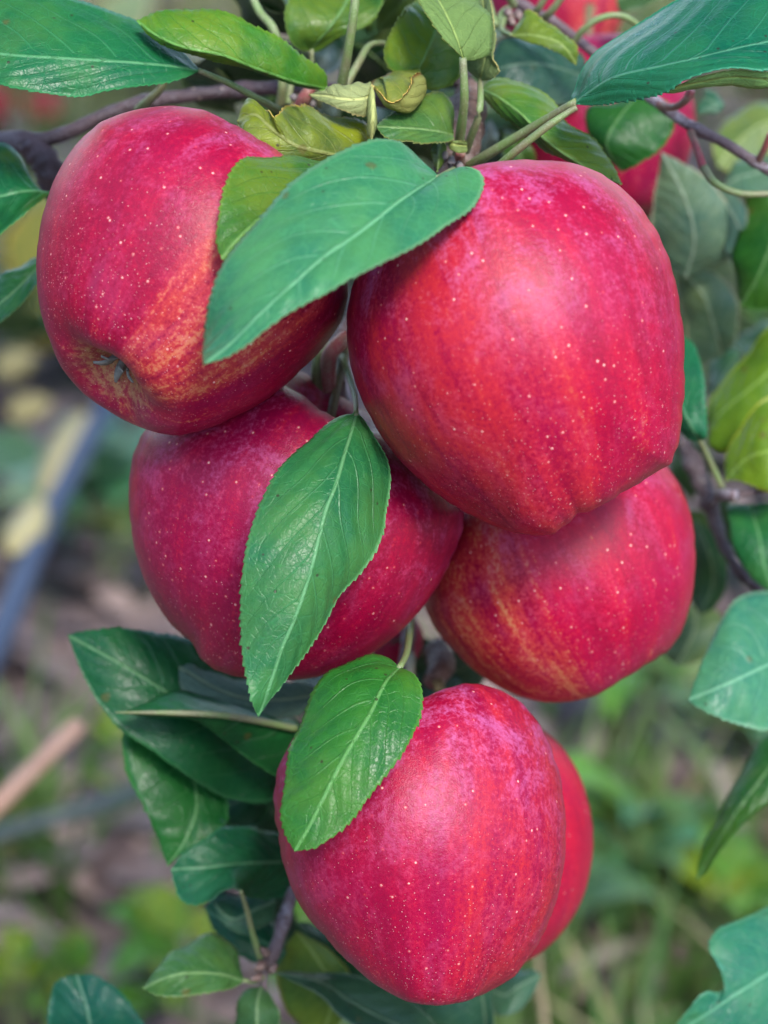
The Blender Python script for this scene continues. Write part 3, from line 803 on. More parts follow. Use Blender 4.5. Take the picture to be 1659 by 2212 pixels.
# folded leaf under that stalk
leaf(main, [(1040,192,4.0),(1080,212,3.0),(1130,250,2.4),(1165,290,2.2),(1200,320,2.1),(1240,347,2.1),(1290,377,2.3),(1344,398,2.8)],
     [(1066,174,4.2),(1115,171,4.2),(1150,184,4.0),(1190,210,3.8),(1212,235,3.6),(1218,266,3.4),(1235,281,3.2),(1270,290,3.0),(1292,303,3.0),(1312,335,2.9),(1332,370,2.8)],
     [(1046,215,3.8),(1070,240,3.2),(1110,270,2.9),(1150,297,2.8),(1180,325,2.7),(1230,352,2.7),(1295,386,2.7)],
     (.050,.150,.026), .45, .10, 180, 10, nv=8, label="folded leaf with a yellowed tip touching the largest apple")
# top leaves
leaf(main, [(670,110,5.6),(700,75,5.2),(730,35,5.2),(755,-10,5.8),(770,-50,6.6)],
     [(650,108,5.4),(625,82,5.0),(618,48,4.8),(622,5,5.0),(650,-35,5.8)], [(690,110,5.6),(740,76,5.4),(790,55,5.4),(820,20,5.6),(822,-20,6.2)],
     (.030,.110,.020), .40, -.08, 140, 9, nv=7, pet=[(690,230,7),(675,170,6)])
tube_part("stalk", main, [(770,-30,2.2),(764,30,2.3),(752,110,2.8),(738,185,3.6),(735,210,4.2)], [.0011,.00115,.0012,.0014,.0015], M_STALK, 9, 50)
tube_part("stalk", main, [(840,93,5.5),(800,97,5.0),(775,135,4.4),(748,185,4.2),(742,215,4.6)], [.0006,.0008,.0010,.0011,.0012], M_STALK, 9, 40)
tube_part("stalk", main, [(535,-30,5.2),(560,25,5.0),(590,62,4.8),(606,120,5.0),(610,180,5.0),(606,225,5.4)], [.0010,.0011,.0012,.0012,.0012,.0013], M_STALK, 9, 50)
tube_part("stalk", main, [(640,110,5.6),(630,170,5.4),(622,225,5.4)], [.0008,.0009,.001], M_STALK, 9, 30)
tube_part("stalk", main, [(358,170,5),(345,195,5.2),(318,220,5.6),(298,238,6.2)], [.0009,.0011,.0013,.0013], M_STALK, 9, 30)
tube_part("red_stalk", main, [(645,235,4.8),(662,205,4.6),(672,190,4.6)], [.0016,.0019,.0014], M_STALKR, 9, 20)
# left edge leaves
leaf(main, [(113,416,4.6),(60,412,4.0),(0,424,3.8),(-70,445,4.2),(-130,470,5)], [(80,405,4.6),(60,362,4.8),(30,322,5.0),(0,310,5.1),(-60,330,5.2)], [(85,437,4.4),(50,462,4.2),(0,506,4.2),(-50,520,4.4)],
     GT, .35, .06, 120, 8, nv=6, label="leaf hanging at the left edge beside the upper left apple")
leaf(main, [(100,556,6.2),(70,590,5.8),(30,630,5.4),(-30,680,5.4),(-90,720,6)], [(75,556,6.4),(40,577,6.2),(0,600,6.0),(-60,640,6)], [(95,590,5.6),(72,620,5.2),(30,672,5.0),(0,698,5.0),(-60,730,5.4)],
     (.014,.075,.026), .1, .08, 90, 7, nv=6)
# long hanging leaf in front of the middle apple
leaf(main, [(771,893,.3),(745,980,-1.0),(725,1050,-1.6),(705,1100,-1.9),(690,1160,-2.1),(670,1240,-2.3),(640,1330,-2.4),(610,1400,-2.4),(580,1490,-2.3),(557,1549,-2.2)],
     [(740,900,.4),(700,920,0),(650,960,-.6),(610,1003,-1.1),(575,1060,-1.5),(550,1120,-1.8),(535,1180,-2.0),(525,1240,-2.1),(519,1300,-2.2),(520,1380,-2.3),(530,1450,-2.4),(545,1515,-2.5)],
     [(785,903,.2),(803,930,-.2),(830,975,-.1),(843,1010,-.2),(846,1050,-.35),(838,1100,-.5),(825,1150,-.7),(800,1200,-.95),(770,1245,-1.15),(735,1290,-1.4),(705,1345,-1.6),(680,1385,-1.75),(650,1430,-1.9),(610,1480,-2.1),(580,1516,-2.2)],
     (.022,.138,.046), .10, .07, 280, 14, nv=8, pet=[(740,770,5.2),(765,850,2.4)], label="long pointed leaf hanging in front of the dark middle apple")

# lower twig, from behind the cluster to the foot of the picture
low = thing("fruit_twig", W(985, 380, 6), "brown twig running down behind the cluster to the leaves at the bottom left", "branch")
tube_part("side_spur", low, [(880,1300,11),(960,1180,11),(1080,1000,10.5)], [.0022,.002,.0022], M_TWIG, 10, 30, lump=.08)
tube_part("limb", low, [(975,390,6),(850,560,6.5),(748,720,6.2),(728,800,5.8),(735,870,6.5),(820,1080,10),(880,1300,11),(860,1500,11),(760,1700,11),(665,1850,9.5),(622,1960,8.6),(596,2045,8.2),(572,2100,8),(572,2150,8.2),(582,2210,8.6),(590,2290,9)],
          [.0030,.0030,.0028,.0027,.0026,.0024,.0023,.0022,.0021,.0019,.0018,.0019,.0022,.0014,.0010,.0008], M_TWIG, 12, 200, lump=.07, seed=6, knobs=((.855,.35,.01),(.885,.55,.014)))
for (x, y, dx, dy, r) in ((566,2085,-18,8,.0016),(560,2110,-22,6,.0014),(585,2095,14,-12,.0014),(575,2060,-12,-14,.0013)):
    tube_part("bud", low, [(x,y,7.6),(x+dx*.5,y+dy*.5,7.4),(x+dx,y+dy,7.4)], [r,r*.9,r*.25], M_SPUR, 8, 12)
tube_part("red_stalk", low, [(748,730,5.2),(712,770,4.6),(712,850,4.6)], [.0022,.0022,.0018], M_STALKR, 10, 24)
tube_part("stalk", low, [(700,740,5.2),(688,800,5.0),(690,850,5.2)], [.0022,.0020,.0018], M_STALK, 10, 24)
# more filler leaves below and left of the fruit, tinted dark as shade
leaf(low, [(620,2060,10),(560,2030,10),(500,2000,10),(440,1960,10.4)], [(600,2000,10.6),(540,1960,10.6),(480,1930,10.6)], [(590,2090,9.8),(530,2070,9.8),(470,2020,10)], (.010,.085,.036), 0, .08, 60, 6)
leaf(low, [(640,1990,11),(690,2060,10.6),(760,2130,10.6),(820,2200,11)], [(690,2000,11.4),(760,2070,11),(820,2140,11)], [(640,2060,10.4),(690,2140,10.2),(760,2200,10.6)], (.012,.075,.024), 0, .06, 60, 6)
leaf(low, [(600,1700,12),(540,1720,11.4),(480,1740,11.4),(410,1730,11.8)], [(570,1670,12),(500,1680,12),(440,1690,12)], [(570,1770,11.2),(510,1800,11),(440,1780,11.2)], (.010,.060,.020), 0, .08, 60, 6)
leaf(low, [(600,1800,12),(570,1850,11.6),(560,1910,11.6),(580,1970,12)], [(560,1810,12),(525,1860,12),(530,1930,12)], [(640,1830,11.6),(630,1890,11.4),(610,1940,11.6)], (.008,.050,.020), 0, .08, 60, 6)
# front leaf over the lowest apple
leaf(low, [(864,1442,-.4),(832,1475,-1.3),(800,1540,-1.9),(770,1590,-2.2),(735,1650,-2.5),(700,1720,-2.7),(665,1790,-2.8),(636,1840,-2.8)],
     [(845,1428,-.2),(820,1421,-.2),(790,1420,-.3),(740,1434,-.5),(700,1456,-.7),(665,1510,-1.0),(645,1570,-1.3),(630,1620,-1.6),(620,1670,-1.9),(610,1720,-2.2),(607,1760,-2.4),(615,1800,-2.6)],
     [(880,1446,-.6),(897,1457,-.9),(912,1490,-1.3),(910,1540,-1.7),(890,1590,-2.0),(860,1640,-2.2),(820,1690,-2.5),(790,1730,-2.7),(760,1770,-2.8),(720,1806,-2.9),(680,1830,-2.9)],
     (.020,.128,.018), .12, .07, 260, 13, nv=7, pet=[(888,1320,9),(884,1370,5),(878,1412,1.5)], prad=.00095, label="front leaf overlapping the top of the lowest apple")
# leaves left of the lowest apple, their shade put into dark tints
leaf(low, [(640,1640,9.5),(520,1590,8.2),(400,1520,7.2),(270,1440,6.8),(146,1372,7.2)],
     [(600,1500,9.5),(500,1430,8.8),(430,1390,8.2),(371,1369,7.8),(288,1359,7.4),(236,1358,7.2),(180,1364,7.2)],
     [(589,1727,8.5),(506,1727,7.8),(444,1701,7.2),(374,1656,6.8),(326,1618,6.6),(267,1580,6.5),(212,1517,6.6),(177,1452,6.8)],
     (.008,.075,.026), 0, .10, 100, 9, nv=7, label="largest dark leaf pointing left below the middle apple")
leaf(low, [(660,1578,7.4),(634,1573,6.6),(499,1547,5.6),(374,1541,5.2),(257,1540,5.4)], [(600,1530,7.6),(500,1505,7.4),(409,1500,7.0),(367,1494,6.4),(320,1517,5.8)], [(640,1680,7.2),(596,1676,6.8),(509,1618,6.2),(433,1562,5.6),(340,1551,5.4)],
     (.008,.080,.020), 0, .05, 90, 7, nv=6)
tube_part("stalk", low, [(250,1539,5.3),(374,1540,5.0),(499,1547,5.4),(640,1574,6.4)], [.0002,.0008,.0010,.0010], M_STALK, 8, 40)
leaf(low, [(700,1500,7.6),(600,1512,7.0),(500,1500,6.8),(385,1441,7.2)], [(675,1481,7.6),(617,1474,7.6),(530,1467,7.6),(444,1450,7.6),(415,1436,7.4)], [(665,1530,7.0),(640,1545,6.8),(560,1553,6.6),(450,1540,6.7),(412,1517,6.8),(390,1485,7.0)],
     (.035,.085,.050), 0, .08, 80, 7, under=True, nv=6)
leaf(low, [(390,1540,9.0),(410,1640,8.4),(425,1740,7.8),(400,1815,7.4),(362,1872,7.4)], [(320,1550,8.6),(285,1560,8.0),(266,1592,7.7),(274,1663,7.4),(305,1732,7.3),(340,1808,7.3)], [(450,1600,9.0),(484,1700,8.4),(492,1766,8.0),(478,1784,7.6),(444,1811,7.4),(400,1838,7.3)],
     (.010,.088,.018), 0, .06, 90, 8, nv=6)
leaf(low, [(640,1862,9),(600,1862,8.2),(523,1866,7.2),(440,1874,6.8),(368,1878,6.8)], [(620,1810,9),(560,1794,8.2),(490,1784,7.4),(444,1811,7.0),(395,1845,6.8)], [(620,1930,8.8),(560,1940,8),(526,1930,6.4),(506,1917,6.0),(478,1925,6.0),(450,1946,6.2),(419,1956,6.4),(388,1939,6.6)],
     (.010,.090,.038), 0, .08, 110, 9, nv=6, label="leaf with a shiny teal lower half left of the lowest apple")
leaf(low, [(598,1945,8.8),(550,1965,8.2),(500,1985,8.0),(460,1948,8.2)], [(560,1930,8.8),(500,1935,8.6)], [(585,1990,8.4),(550,2006,8.0),(525,2018,8.0),(480,1992,8.0)], (.026,.090,.050), 0, .08, 60, 6)
tube_part("petiole", low, [(520,1925,6.0),(533,1965,6.6),(545,2015,7.2),(562,2068,7.8)], [.0005,.0007,.0008,.0010], M_STALK, 8, 30)
leaf(low, [(531,2120,7.4),(475,2104,6.6),(400,2102,6.0),(350,2115,5.9),(308,2136,6.2)], [(516,2080,7.8),(497,2038,7.8),(450,2016,7.6),(390,2045,7.0),(340,2090,6.4)], [(505,2133,7.0),(475,2140,6.5),(400,2152,6.0),(345,2150,6.0)],
     (.038,.120,.034), .1, .06, 100, 8, nv=6, pet=[(568,2110,7.9),(550,2120,7.7)], label="light green leaf pointing left at the lower twig")
leaf(low, [(565,2130,7.8),(556,2165,7.2),(555,2210,7),(560,2270,7.2)], [(530,2140,7.6),(512,2170,7.4),(510,2220,7.4)], [(585,2150,7.6),(600,2180,7.4),(600,2230,7.4)], (.028,.085,.030), 0, .08, 70, 6)
leaf(low, [(590,2100,8),(690,2120,8.4),(760,2165,8.8),(850,2210,9.2),(960,2245,10)], [(660,2100,8.8),(760,2105,9.2),(860,2140,9.8),(920,2190,10)], [(690,2150,8),(740,2200,8.2),(820,2240,8.6),(900,2260,9.2)], (.020,.066,.034), 0, .06, 80, 7)
leaf(low, [(1030,2080,11),(1040,2140,10.5),(1048,2200,10.5),(1050,2270,11)], [(960,2110,11.5),(860,2150,11.5),(830,2210,11.5),(900,2260,11.5)], [(1060,2120,10.5),(1062,2160,10.3),(1068,2220,10.3),(1066,2260,10.6)], (.024,.080,.046), 0, .08, 70, 7)
leaf(low, [(1050,2130,12.5),(1090,2150,12),(1120,2130,12),(1170,2105,12.4)], [(1060,2100,12.8),(1110,2092,12.8),(1150,2095,12.6)], [(1070,2190,11.8),(1110,2190,11.6),(1150,2150,12)], (.032,.095,.060), 0, .08, 60, 6)
leaf(low, [(640,2010,10),(690,2080,10),(720,2140,10),(700,2230,10.5)], [(600,2080,10.5),(610,2160,10.5),(650,2220,10.5)], [(720,2060,10),(760,2120,10),(740,2200,10.4)], (.075,.150,.024), .3, .08, 60, 6)

# right-hand twig
rt = thing("twig", W(1090, -20, 9), "grey brown twig running diagonally across the upper right corner", "branch")
tube_part("limb", rt, [(1040,-60,9),(1100,-5,9),(1200,50,8.5),(1280,112,8),(1340,160,7.5),(1400,205,7),(1480,265,6.6),(1570,312,6.4),(1659,367,6.3),(1800,450,6.2)],
          [.0013,.0014,.0014,.0014,.00145,.0015,.0015,.0014,.0014,.0014], M_TWIG, 12, 140, lump=.06, seed=12, knobs=((.13,.35,.012),(.2,.3,.01),(.52,.25,.012),(.66,.25,.012),(.8,.2,.01)))
for (p, r) in (([(1425,228,6.6),(1455,232,5.8),(1480,218,5.2),(1494,194,5.0)], [.0012,.0011,.001,.0012]), ([(1492,285,6.4),(1505,320,5.8),(1520,365,5.4)], [.0011,.0010,.0012]), ([(1640,345,6.2),(1652,320,5.8),(1664,290,5.5)], [.0010,.0009,.0009])):
    tube_part("red_stalk", rt, p, r, M_STALKR, 9, 24)
tube_part("petiole", rt, [(1520,362,5.4),(1545,395,5.2),(1600,418,5.2),(1680,418,5.2)], [.0013,.0010,.0009,.0008], M_STALK, 9, 30)
for p in ([(1098,20,8.4),(1085,30,7.6),(1072,55,7),(1055,0,7.4)], [(1110,12,8.4),(1100,-10,8),(1090,-40,7.6)], [(1150,35,8),(1165,15,7.4),(1190,-25,7)], [(1172,42,8),(1190,25,7.5),(1225,-20,7)]):
    tube_part("petiole", rt, p, [.0012,.0010,.0008], M_STALK, 8, 24)
for (x, y, dx, dy) in ((1095,25,10,14),(1105,35,-8,18),(1118,28,6,20),(1100,45,14,10)):
    tube_part("bud_scale", rt, [(x,y,7.4),(x+dx*.5,y+dy*.5,7.0),(x+dx,y+dy,7.1)], [.0012,.0013,.0003], M_SPUR, 7, 10)
leaf(rt, [(1102,77,5.4),(1150,76,4.8),(1200,88,4.6),(1225,108,4.6),(1245,141,5)], [(1112,58,5.4),(1125,40,5.4),(1140,25,5.4),(1170,40,5.2),(1210,65,5.0),(1238,90,4.9),(1247,115,4.9)], [(1140,91,4.8),(1180,102,4.6),(1215,120,4.6),(1232,134,4.8)],
     (.075,.145,.022), .4, .12, 110, 8, pet=[(1088,40,7),(1084,65,6.4)], label="small bright green leaf on the twig at the top")
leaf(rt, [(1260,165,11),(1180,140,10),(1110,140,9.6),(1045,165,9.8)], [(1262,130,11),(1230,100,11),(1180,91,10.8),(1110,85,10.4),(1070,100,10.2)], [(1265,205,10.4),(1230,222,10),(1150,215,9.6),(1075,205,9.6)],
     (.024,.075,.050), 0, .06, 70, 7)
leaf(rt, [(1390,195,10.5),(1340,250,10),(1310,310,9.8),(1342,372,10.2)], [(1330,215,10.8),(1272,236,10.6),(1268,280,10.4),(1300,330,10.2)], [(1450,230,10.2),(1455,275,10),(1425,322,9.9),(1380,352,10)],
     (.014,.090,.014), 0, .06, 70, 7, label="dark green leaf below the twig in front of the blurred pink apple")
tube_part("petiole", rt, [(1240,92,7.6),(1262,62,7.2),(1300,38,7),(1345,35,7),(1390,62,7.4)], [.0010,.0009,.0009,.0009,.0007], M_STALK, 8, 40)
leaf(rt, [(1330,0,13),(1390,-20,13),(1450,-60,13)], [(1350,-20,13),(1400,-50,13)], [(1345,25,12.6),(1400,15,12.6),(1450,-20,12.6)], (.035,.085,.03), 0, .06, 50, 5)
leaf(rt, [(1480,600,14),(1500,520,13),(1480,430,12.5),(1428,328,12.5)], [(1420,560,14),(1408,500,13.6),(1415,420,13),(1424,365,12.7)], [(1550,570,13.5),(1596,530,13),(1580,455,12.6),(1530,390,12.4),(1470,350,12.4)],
     (.090,.165,.115), .05, .08, 80, 8, label="pale blue green blurred leaf pointing up beside the largest apple")  # tint lightened to carry the sky sheen
leaf(rt, [(1530,395,13),(1575,450,12.5),(1600,510,12.4),(1585,575,12.6)], [(1545,440,13),(1560,500,13),(1570,545,12.8)], [(1575,410,12.5),(1608,440,12.2),(1612,490,12.2),(1602,545,12.4)], (.10,.19,.14), 0, .08, 50, 6)  # sheen painted into this pale tint too
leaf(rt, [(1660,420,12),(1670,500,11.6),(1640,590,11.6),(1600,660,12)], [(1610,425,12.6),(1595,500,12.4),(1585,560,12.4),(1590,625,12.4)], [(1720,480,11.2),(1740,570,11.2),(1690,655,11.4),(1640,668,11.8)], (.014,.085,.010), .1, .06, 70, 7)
leaf(rt, [(1520,210,13),(1545,222,12.6),(1566,225,12.8)], [(1525,192,13),(1550,205,13)], [(1505,240,12.6),(1535,245,12.6),(1555,240,12.6)], (.03,.10,.06), 0, .05, 40, 5)
leaf(rt, [(1700,250,20),(1640,270,20),(1590,310,20),(1550,360,20)], [(1650,220,21),(1570,260,21),(1540,310,20)], [(1700,320,20),(1650,360,20),(1600,380,20)], (.10,.17,.05), .3, .05, 50, 6)
leaf(rt, [(1690,340,16),(1640,370,16),(1590,385,16),(1560,410,16)], [(1640,340,16.5),(1590,350,16.5)], [(1690,410,15.6),(1630,425,15.6),(1585,420,15.8)], (.055,.13,.08), .0, .05, 50, 6)

# twig at the right edge
re = thing("twig", W(1540, 1090, 13), "blurred brown twig with a grey knob at the right edge", "branch")
tube_part("limb", re, [(1440,900,14),(1478,960,13.5),(1510,1030,13),(1535,1090,13),(1558,1165,13),(1597,1232,13),(1660,1288,13),(1800,1380,13)], [.0018,.0024,.0026,.0020,.0017,.0016,.0016,.0018], M_BARK, 10, 90, lump=.12, seed=3, knobs=((.22,.4,.03),(.35,.4,.02)))
tube_part("knob", re, [(1548,1070,10.5),(1568,1068,9.6),(1590,1070,9.2)], [.0012,.0019,.0016], M_TWIG, 10, 14)
tube_part("side_twig", re, [(1535,1090,13),(1560,1072,11),(1600,1068,10.5),(1690,1050,10)], [.0012,.0011,.0010,.0009], M_TWIG, 8, 30)
leaf(re, [(1516,955,8.8),(1495,925,8.4),(1470,870,8.6),(1462,780,9.2),(1470,720,10)], [(1480,945,8.8),(1445,890,9),(1430,820,9.4),(1440,760,9.8)], [(1526,940,8.4),(1523,867,8.4),(1517,802,8.8),(1500,750,9.4)],
     (.012,.120,.052), 0, .06, 90, 7, pet=[(1560,1055,10),(1535,1000,9.4)], prad=.0009, label="teal leaf half hidden behind the right side of the largest apple")
leaf(re, [(1530,925,14),(1560,890,13.5),(1648,815,13),(1740,720,13.4)], [(1526,900,14.2),(1540,860,14.2),(1583,802,14),(1640,730,14),(1700,690,13.8)], [(1535,965,13.6),(1570,974,13.2),(1620,935,12.8),(1700,870,12.8)],
     YG, .2, .06, 80, 7, label="upper of the two yellow green blurred leaves at the right edge")  # light coming through the leaf is put into its tint
leaf(re, [(1567,1040,10.8),(1609,994,10.4),(1660,974,10),(1760,950,10.4)], [(1566,985,11),(1593,932,11),(1622,893,11),(1680,850,11),(1740,870,11)], [(1590,1038,10.4),(1620,1047,10.1),(1670,1062,9.8),(1740,1030,10)],
     (.078,.175,.012), .25, .06, 80, 7, label="lower of the two yellow green blurred leaves at the right edge")  # backlit glow painted as yellow green base colour
leaf(re, [(1560,770,16),(1540,700,15),(1520,640,14.6),(1470,580,15)], [(1500,790,16),(1480,700,15.6),(1466,630,15.4)], [(1590,730,15.4),(1596,670,15),(1572,617,14.8),(1520,580,14.8)], (.095,.165,.095), .1, .08, 70, 7)
leaf(re, [(1620,1090,12),(1640,1160,11),(1650,1220,10.8),(1670,1285,11)], [(1572,1088,12),(1578,1139,11.4),(1583,1178,11.2),(1604,1222,11),(1640,1262,11)], [(1690,1090,11.5),(1730,1160,11),(1710,1240,11)], (.014,.110,.032), .05, .10, 80, 7)
leaf(re, [(1500,1120,18),(1530,1190,17),(1540,1260,17),(1510,1330,17)], [(1490,1180,18),(1480,1260,18)], [(1560,1170,17),(1570,1250,16.6),(1545,1310,16.8)], (.018,.058,.020), 0, .08, 60, 6)
leaf(re, [(1600,760,19),(1560,820,18),(1530,860,18)], [(1560,750,19),(1530,800,19)], [(1600,810,18),(1575,850,18)], (.020,.070,.035), 0, .08, 50, 5)
leaf(re, [(1500,1300,20),(1500,1360,19),(1460,1440,19)], [(1440,1330,20),(1430,1400,20)], [(1560,1330,19),(1530,1420,19)], (.07,.125,.055), .1, .08, 50, 6)
for k in range(9):     # filler leaves behind the right-hand twigs, shade put into their dark tint
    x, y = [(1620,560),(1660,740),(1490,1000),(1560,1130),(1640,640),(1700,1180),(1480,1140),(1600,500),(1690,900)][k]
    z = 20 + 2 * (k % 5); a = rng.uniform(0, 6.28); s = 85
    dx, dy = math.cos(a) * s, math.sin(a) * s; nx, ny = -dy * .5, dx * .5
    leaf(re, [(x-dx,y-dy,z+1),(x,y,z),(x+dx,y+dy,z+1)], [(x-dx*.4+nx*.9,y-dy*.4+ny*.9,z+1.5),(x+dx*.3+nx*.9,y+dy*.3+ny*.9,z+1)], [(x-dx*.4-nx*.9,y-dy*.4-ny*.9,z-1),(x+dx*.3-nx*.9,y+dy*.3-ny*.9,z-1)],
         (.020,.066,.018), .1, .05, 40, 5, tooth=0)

# shoot at the right edge, low
sh = thing("leafy_shoot", W(1780, 1700, 12), "leafy shoot reaching in from the lower right edge with a teal lobed leaf", "shoot")
tube_part("limb", sh, [(1800,1350,12),(1790,1550,12),(1780,1760,12),(1790,1980,12),(1800,2260,12)], [.0018,.0018,.0019,.002,.0022], M_TWIG, 10, 60, lump=.06)
leaf(sh, [(1720,1415,9),(1659,1436,8),(1580,1473,7.2),(1487,1512,7.4)], [(1700,1280,9.6),(1660,1275,9.4),(1620,1279,9.2),(1580,1305,8.8),(1540,1375,8.2),(1508,1450,7.6)], [(1720,1560,8),(1659,1576,7.4),(1620,1571,7.2),(1555,1550,7),(1505,1526,7.2)],
     (.045,.190,.110), .05, .07, 120, 8, nv=6, pet=[(1788,1400,12),(1750,1405,10)], label="broad pale teal leaf with a red tip at the right edge")  # sky sheen painted as pale teal base colour
leaf(sh, [(1740,1560,12),(1660,1660,11),(1580,1770,10.6),(1504,1902,11)], [(1700,1560,12.4),(1655,1592,12),(1600,1660,11.6),(1555,1755,11.2),(1512,1850,11)], [(1740,1640,11),(1700,1700,10.6),(1620,1765,10.4),(1560,1832,10.5),(1525,1885,10.8)],
     (.014,.085,.014), .1, .08, 80, 7, label="narrow dark green leaf pointing down at the right edge")
leaf(sh, [(1740,2050,9),(1659,2104,8.2),(1580,2155,7.8),(1500,2207,7.8),(1440,2250,8)], [(1700,1950,9.4),(1659,1960,9.2),(1620,1980,8.9),(1580,1994,8.5),(1552,2010,8.2),(1534,2040,8.0),(1546,2070,7.9),(1575,2098,8),(1576,2118,8),(1556,2144,7.9),(1520,2145,7.7),(1488,2180,7.7),(1462,2215,7.8)], [(1740,2180,8.4),(1660,2240,8),(1560,2280,7.8)],
     (.022,.150,.082), .08, .06, 130, 9, nv=6, pet=[(1795,2010,12),(1770,2030,10.4)], label="teal leaf with a ragged bitten margin at the lower right corner")

# shoot below the left corner
sb = thing("leafy_shoot", W(180, 2330, 10), "dark rounded leaf on a shoot rising from the bottom edge at left", "shoot")
tube_part("limb", sb, [(150,2480,11),(175,2380,10.5),(200,2330,10)], [.0016,.0014,.0012], M_TWIG, 8, 20)
leaf(sb, [(205,2330,10),(200,2260,9.4),(190,2190,9),(165,2105,9.4)], [(130,2300,9.8),(107,2220,9.4),(112,2145,9.2),(135,2115,9.2)], [(330,2280,9.4),(305,2205,9.0),(255,2140,9),(205,2110,9.2)], (.006,.066,.042), 0, .08, 70, 7, nv=6)

# added crown, out of frame above and behind the fruit, to block sky
own = thing("unseen_tree", (1.35, 1.25, 0), "unseen trunk and crown of the fruiting tree, added to cut sky light above the cluster", "tree")
tr = tube_geo(catmull([(1.35,1.25,-.1),(1.33,1.24,.5),(1.25,1.2,1.0),(1.0,1.1,1.5),(.7,1.0,1.9)], 30), np.linspace(.06, .02, 30), 12, True, .06, 5)
link("trunk", make_mesh("trunk", tr[0] - [1.35, 1.25, 0], tr[1], [M_BARK]), (1.35, 1.25, 0), own)
_g = np.random.default_rng(77); _v, _f, _t2 = foliage_geo(_g, 6500, (.25, 1.28, 1.75), (1.5, .62, .62), .085, .2)
_v = np.array(_v)
_keep = [q for q, f in enumerate(_f) if (_v[list(f)][:, 2] > 1.06).all()]
_o = link("crown", make_mesh("crown", _v - [1.35, 1.25, 0], [_f[q] for q in _keep], [M_CROWN], attrs={'tone': _t2}, smooth=False), (1.35, 1.25, 0), own)
_o['kind'] = 'stuff'

# filler leaves behind the spur and the fruit, shade put into dark tints
dk = thing("leafy_branch", W(850, -150, 14), "branch crowded with leaves tinted dark for shade behind the spur at the top", "branch")
tube_part("limb", dk, [(500,-200,14),(700,-120,14),(850,-60,13),(960,60,12),(1000,180,10)], [.003,.003,.0028,.0026,.003], M_BARK, 10, 60, lump=.07)
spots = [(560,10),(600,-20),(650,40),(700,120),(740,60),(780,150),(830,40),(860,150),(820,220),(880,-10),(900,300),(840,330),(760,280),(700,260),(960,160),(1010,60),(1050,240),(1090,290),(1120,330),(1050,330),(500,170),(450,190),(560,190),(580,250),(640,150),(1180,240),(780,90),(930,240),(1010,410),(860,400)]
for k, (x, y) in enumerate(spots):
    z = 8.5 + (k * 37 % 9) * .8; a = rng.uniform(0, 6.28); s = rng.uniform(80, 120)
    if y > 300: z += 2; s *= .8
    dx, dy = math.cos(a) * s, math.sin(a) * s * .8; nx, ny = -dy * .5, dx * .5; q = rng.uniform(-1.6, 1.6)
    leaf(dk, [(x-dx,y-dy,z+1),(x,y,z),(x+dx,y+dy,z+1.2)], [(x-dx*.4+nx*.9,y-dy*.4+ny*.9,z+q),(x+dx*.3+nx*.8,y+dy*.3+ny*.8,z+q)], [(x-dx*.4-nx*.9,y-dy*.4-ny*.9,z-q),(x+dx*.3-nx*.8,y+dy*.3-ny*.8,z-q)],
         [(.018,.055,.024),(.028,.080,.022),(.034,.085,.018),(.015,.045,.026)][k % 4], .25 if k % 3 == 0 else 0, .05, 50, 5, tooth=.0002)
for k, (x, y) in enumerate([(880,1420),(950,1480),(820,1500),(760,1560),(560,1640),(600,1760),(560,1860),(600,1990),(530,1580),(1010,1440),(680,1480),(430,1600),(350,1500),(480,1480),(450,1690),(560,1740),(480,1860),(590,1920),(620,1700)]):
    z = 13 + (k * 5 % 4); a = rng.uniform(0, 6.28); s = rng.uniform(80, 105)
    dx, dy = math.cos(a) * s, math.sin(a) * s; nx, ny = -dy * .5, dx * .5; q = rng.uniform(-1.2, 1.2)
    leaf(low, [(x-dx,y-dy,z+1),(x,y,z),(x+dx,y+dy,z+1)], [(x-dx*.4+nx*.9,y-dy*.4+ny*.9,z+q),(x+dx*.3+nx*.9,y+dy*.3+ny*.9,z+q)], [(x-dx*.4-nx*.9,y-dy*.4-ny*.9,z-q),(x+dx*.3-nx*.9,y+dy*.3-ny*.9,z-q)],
         (.014,.045,.020), 0, .05, 40, 5, tooth=0)  # dark green paints the deep shade between and behind the apples
tube_part("spur_stub", low, [(940,1400,11),(955,1440,10),(930,1475,9.5)], [.0035,.0042,.0025], M_SPUR, 10, 24, lump=.1)

# ------------------------------------------------------------------ things on the ground
def weed(px, py, label, cols, n=7, size=.06, dist=None, yel=0.1, h=.10, seed=0):
    g = np.random.default_rng(seed + 100)
    b = ground_pt(px, py) if dist is None else WD(px, py, dist)
    gz = b.copy(); gz[2] = 0
    if dist is None: b[2] = 0
    t = thing("weed", gz, label, "plant", "leafy weeds on the orchard floor")
    topz = max(h, b[2])
    for k in range(n):
        a = g.uniform(0, 6.28); L = size * g.uniform(.7, 1.25)
        d = np.array([math.cos(a), math.sin(a), 0]); s = np.array([-d[1], d[0], 0])
        r = gz + d * .012 + np.array([0, 0, topz * g.uniform(.45, .95)])
        el = g.uniform(.1, .8)
        ax = d * math.cos(el) + np.array([0, 0, math.sin(el)])
        m = [r, r + ax * L * .5 + [0, 0, .006], r + ax * L + [0, 0, -.012]]
        w = L * .26
        leaf(t, m, [m[0] + ax * L * .3 + s * w + [0, 0, .006], m[1] + s * w * .9 + [0, 0, .006]], [m[0] + ax * L * .3 - s * w + [0, 0, .006], m[1] - s * w * .9 + [0, 0, .006]],
             cols[k % len(cols)], yel, .04, 24, 4, tooth=0, world=True)
        tube_part("stem", t, [gz + [0, 0, -.02], (gz + r) / 2 + d * .004, r], [.0014, .0012, .001], M_STALK, 6, 8, conv=1)
    return t
GB, YB, TB = (.050,.160,.016), (.105,.18,.012), (.04,.15,.075)
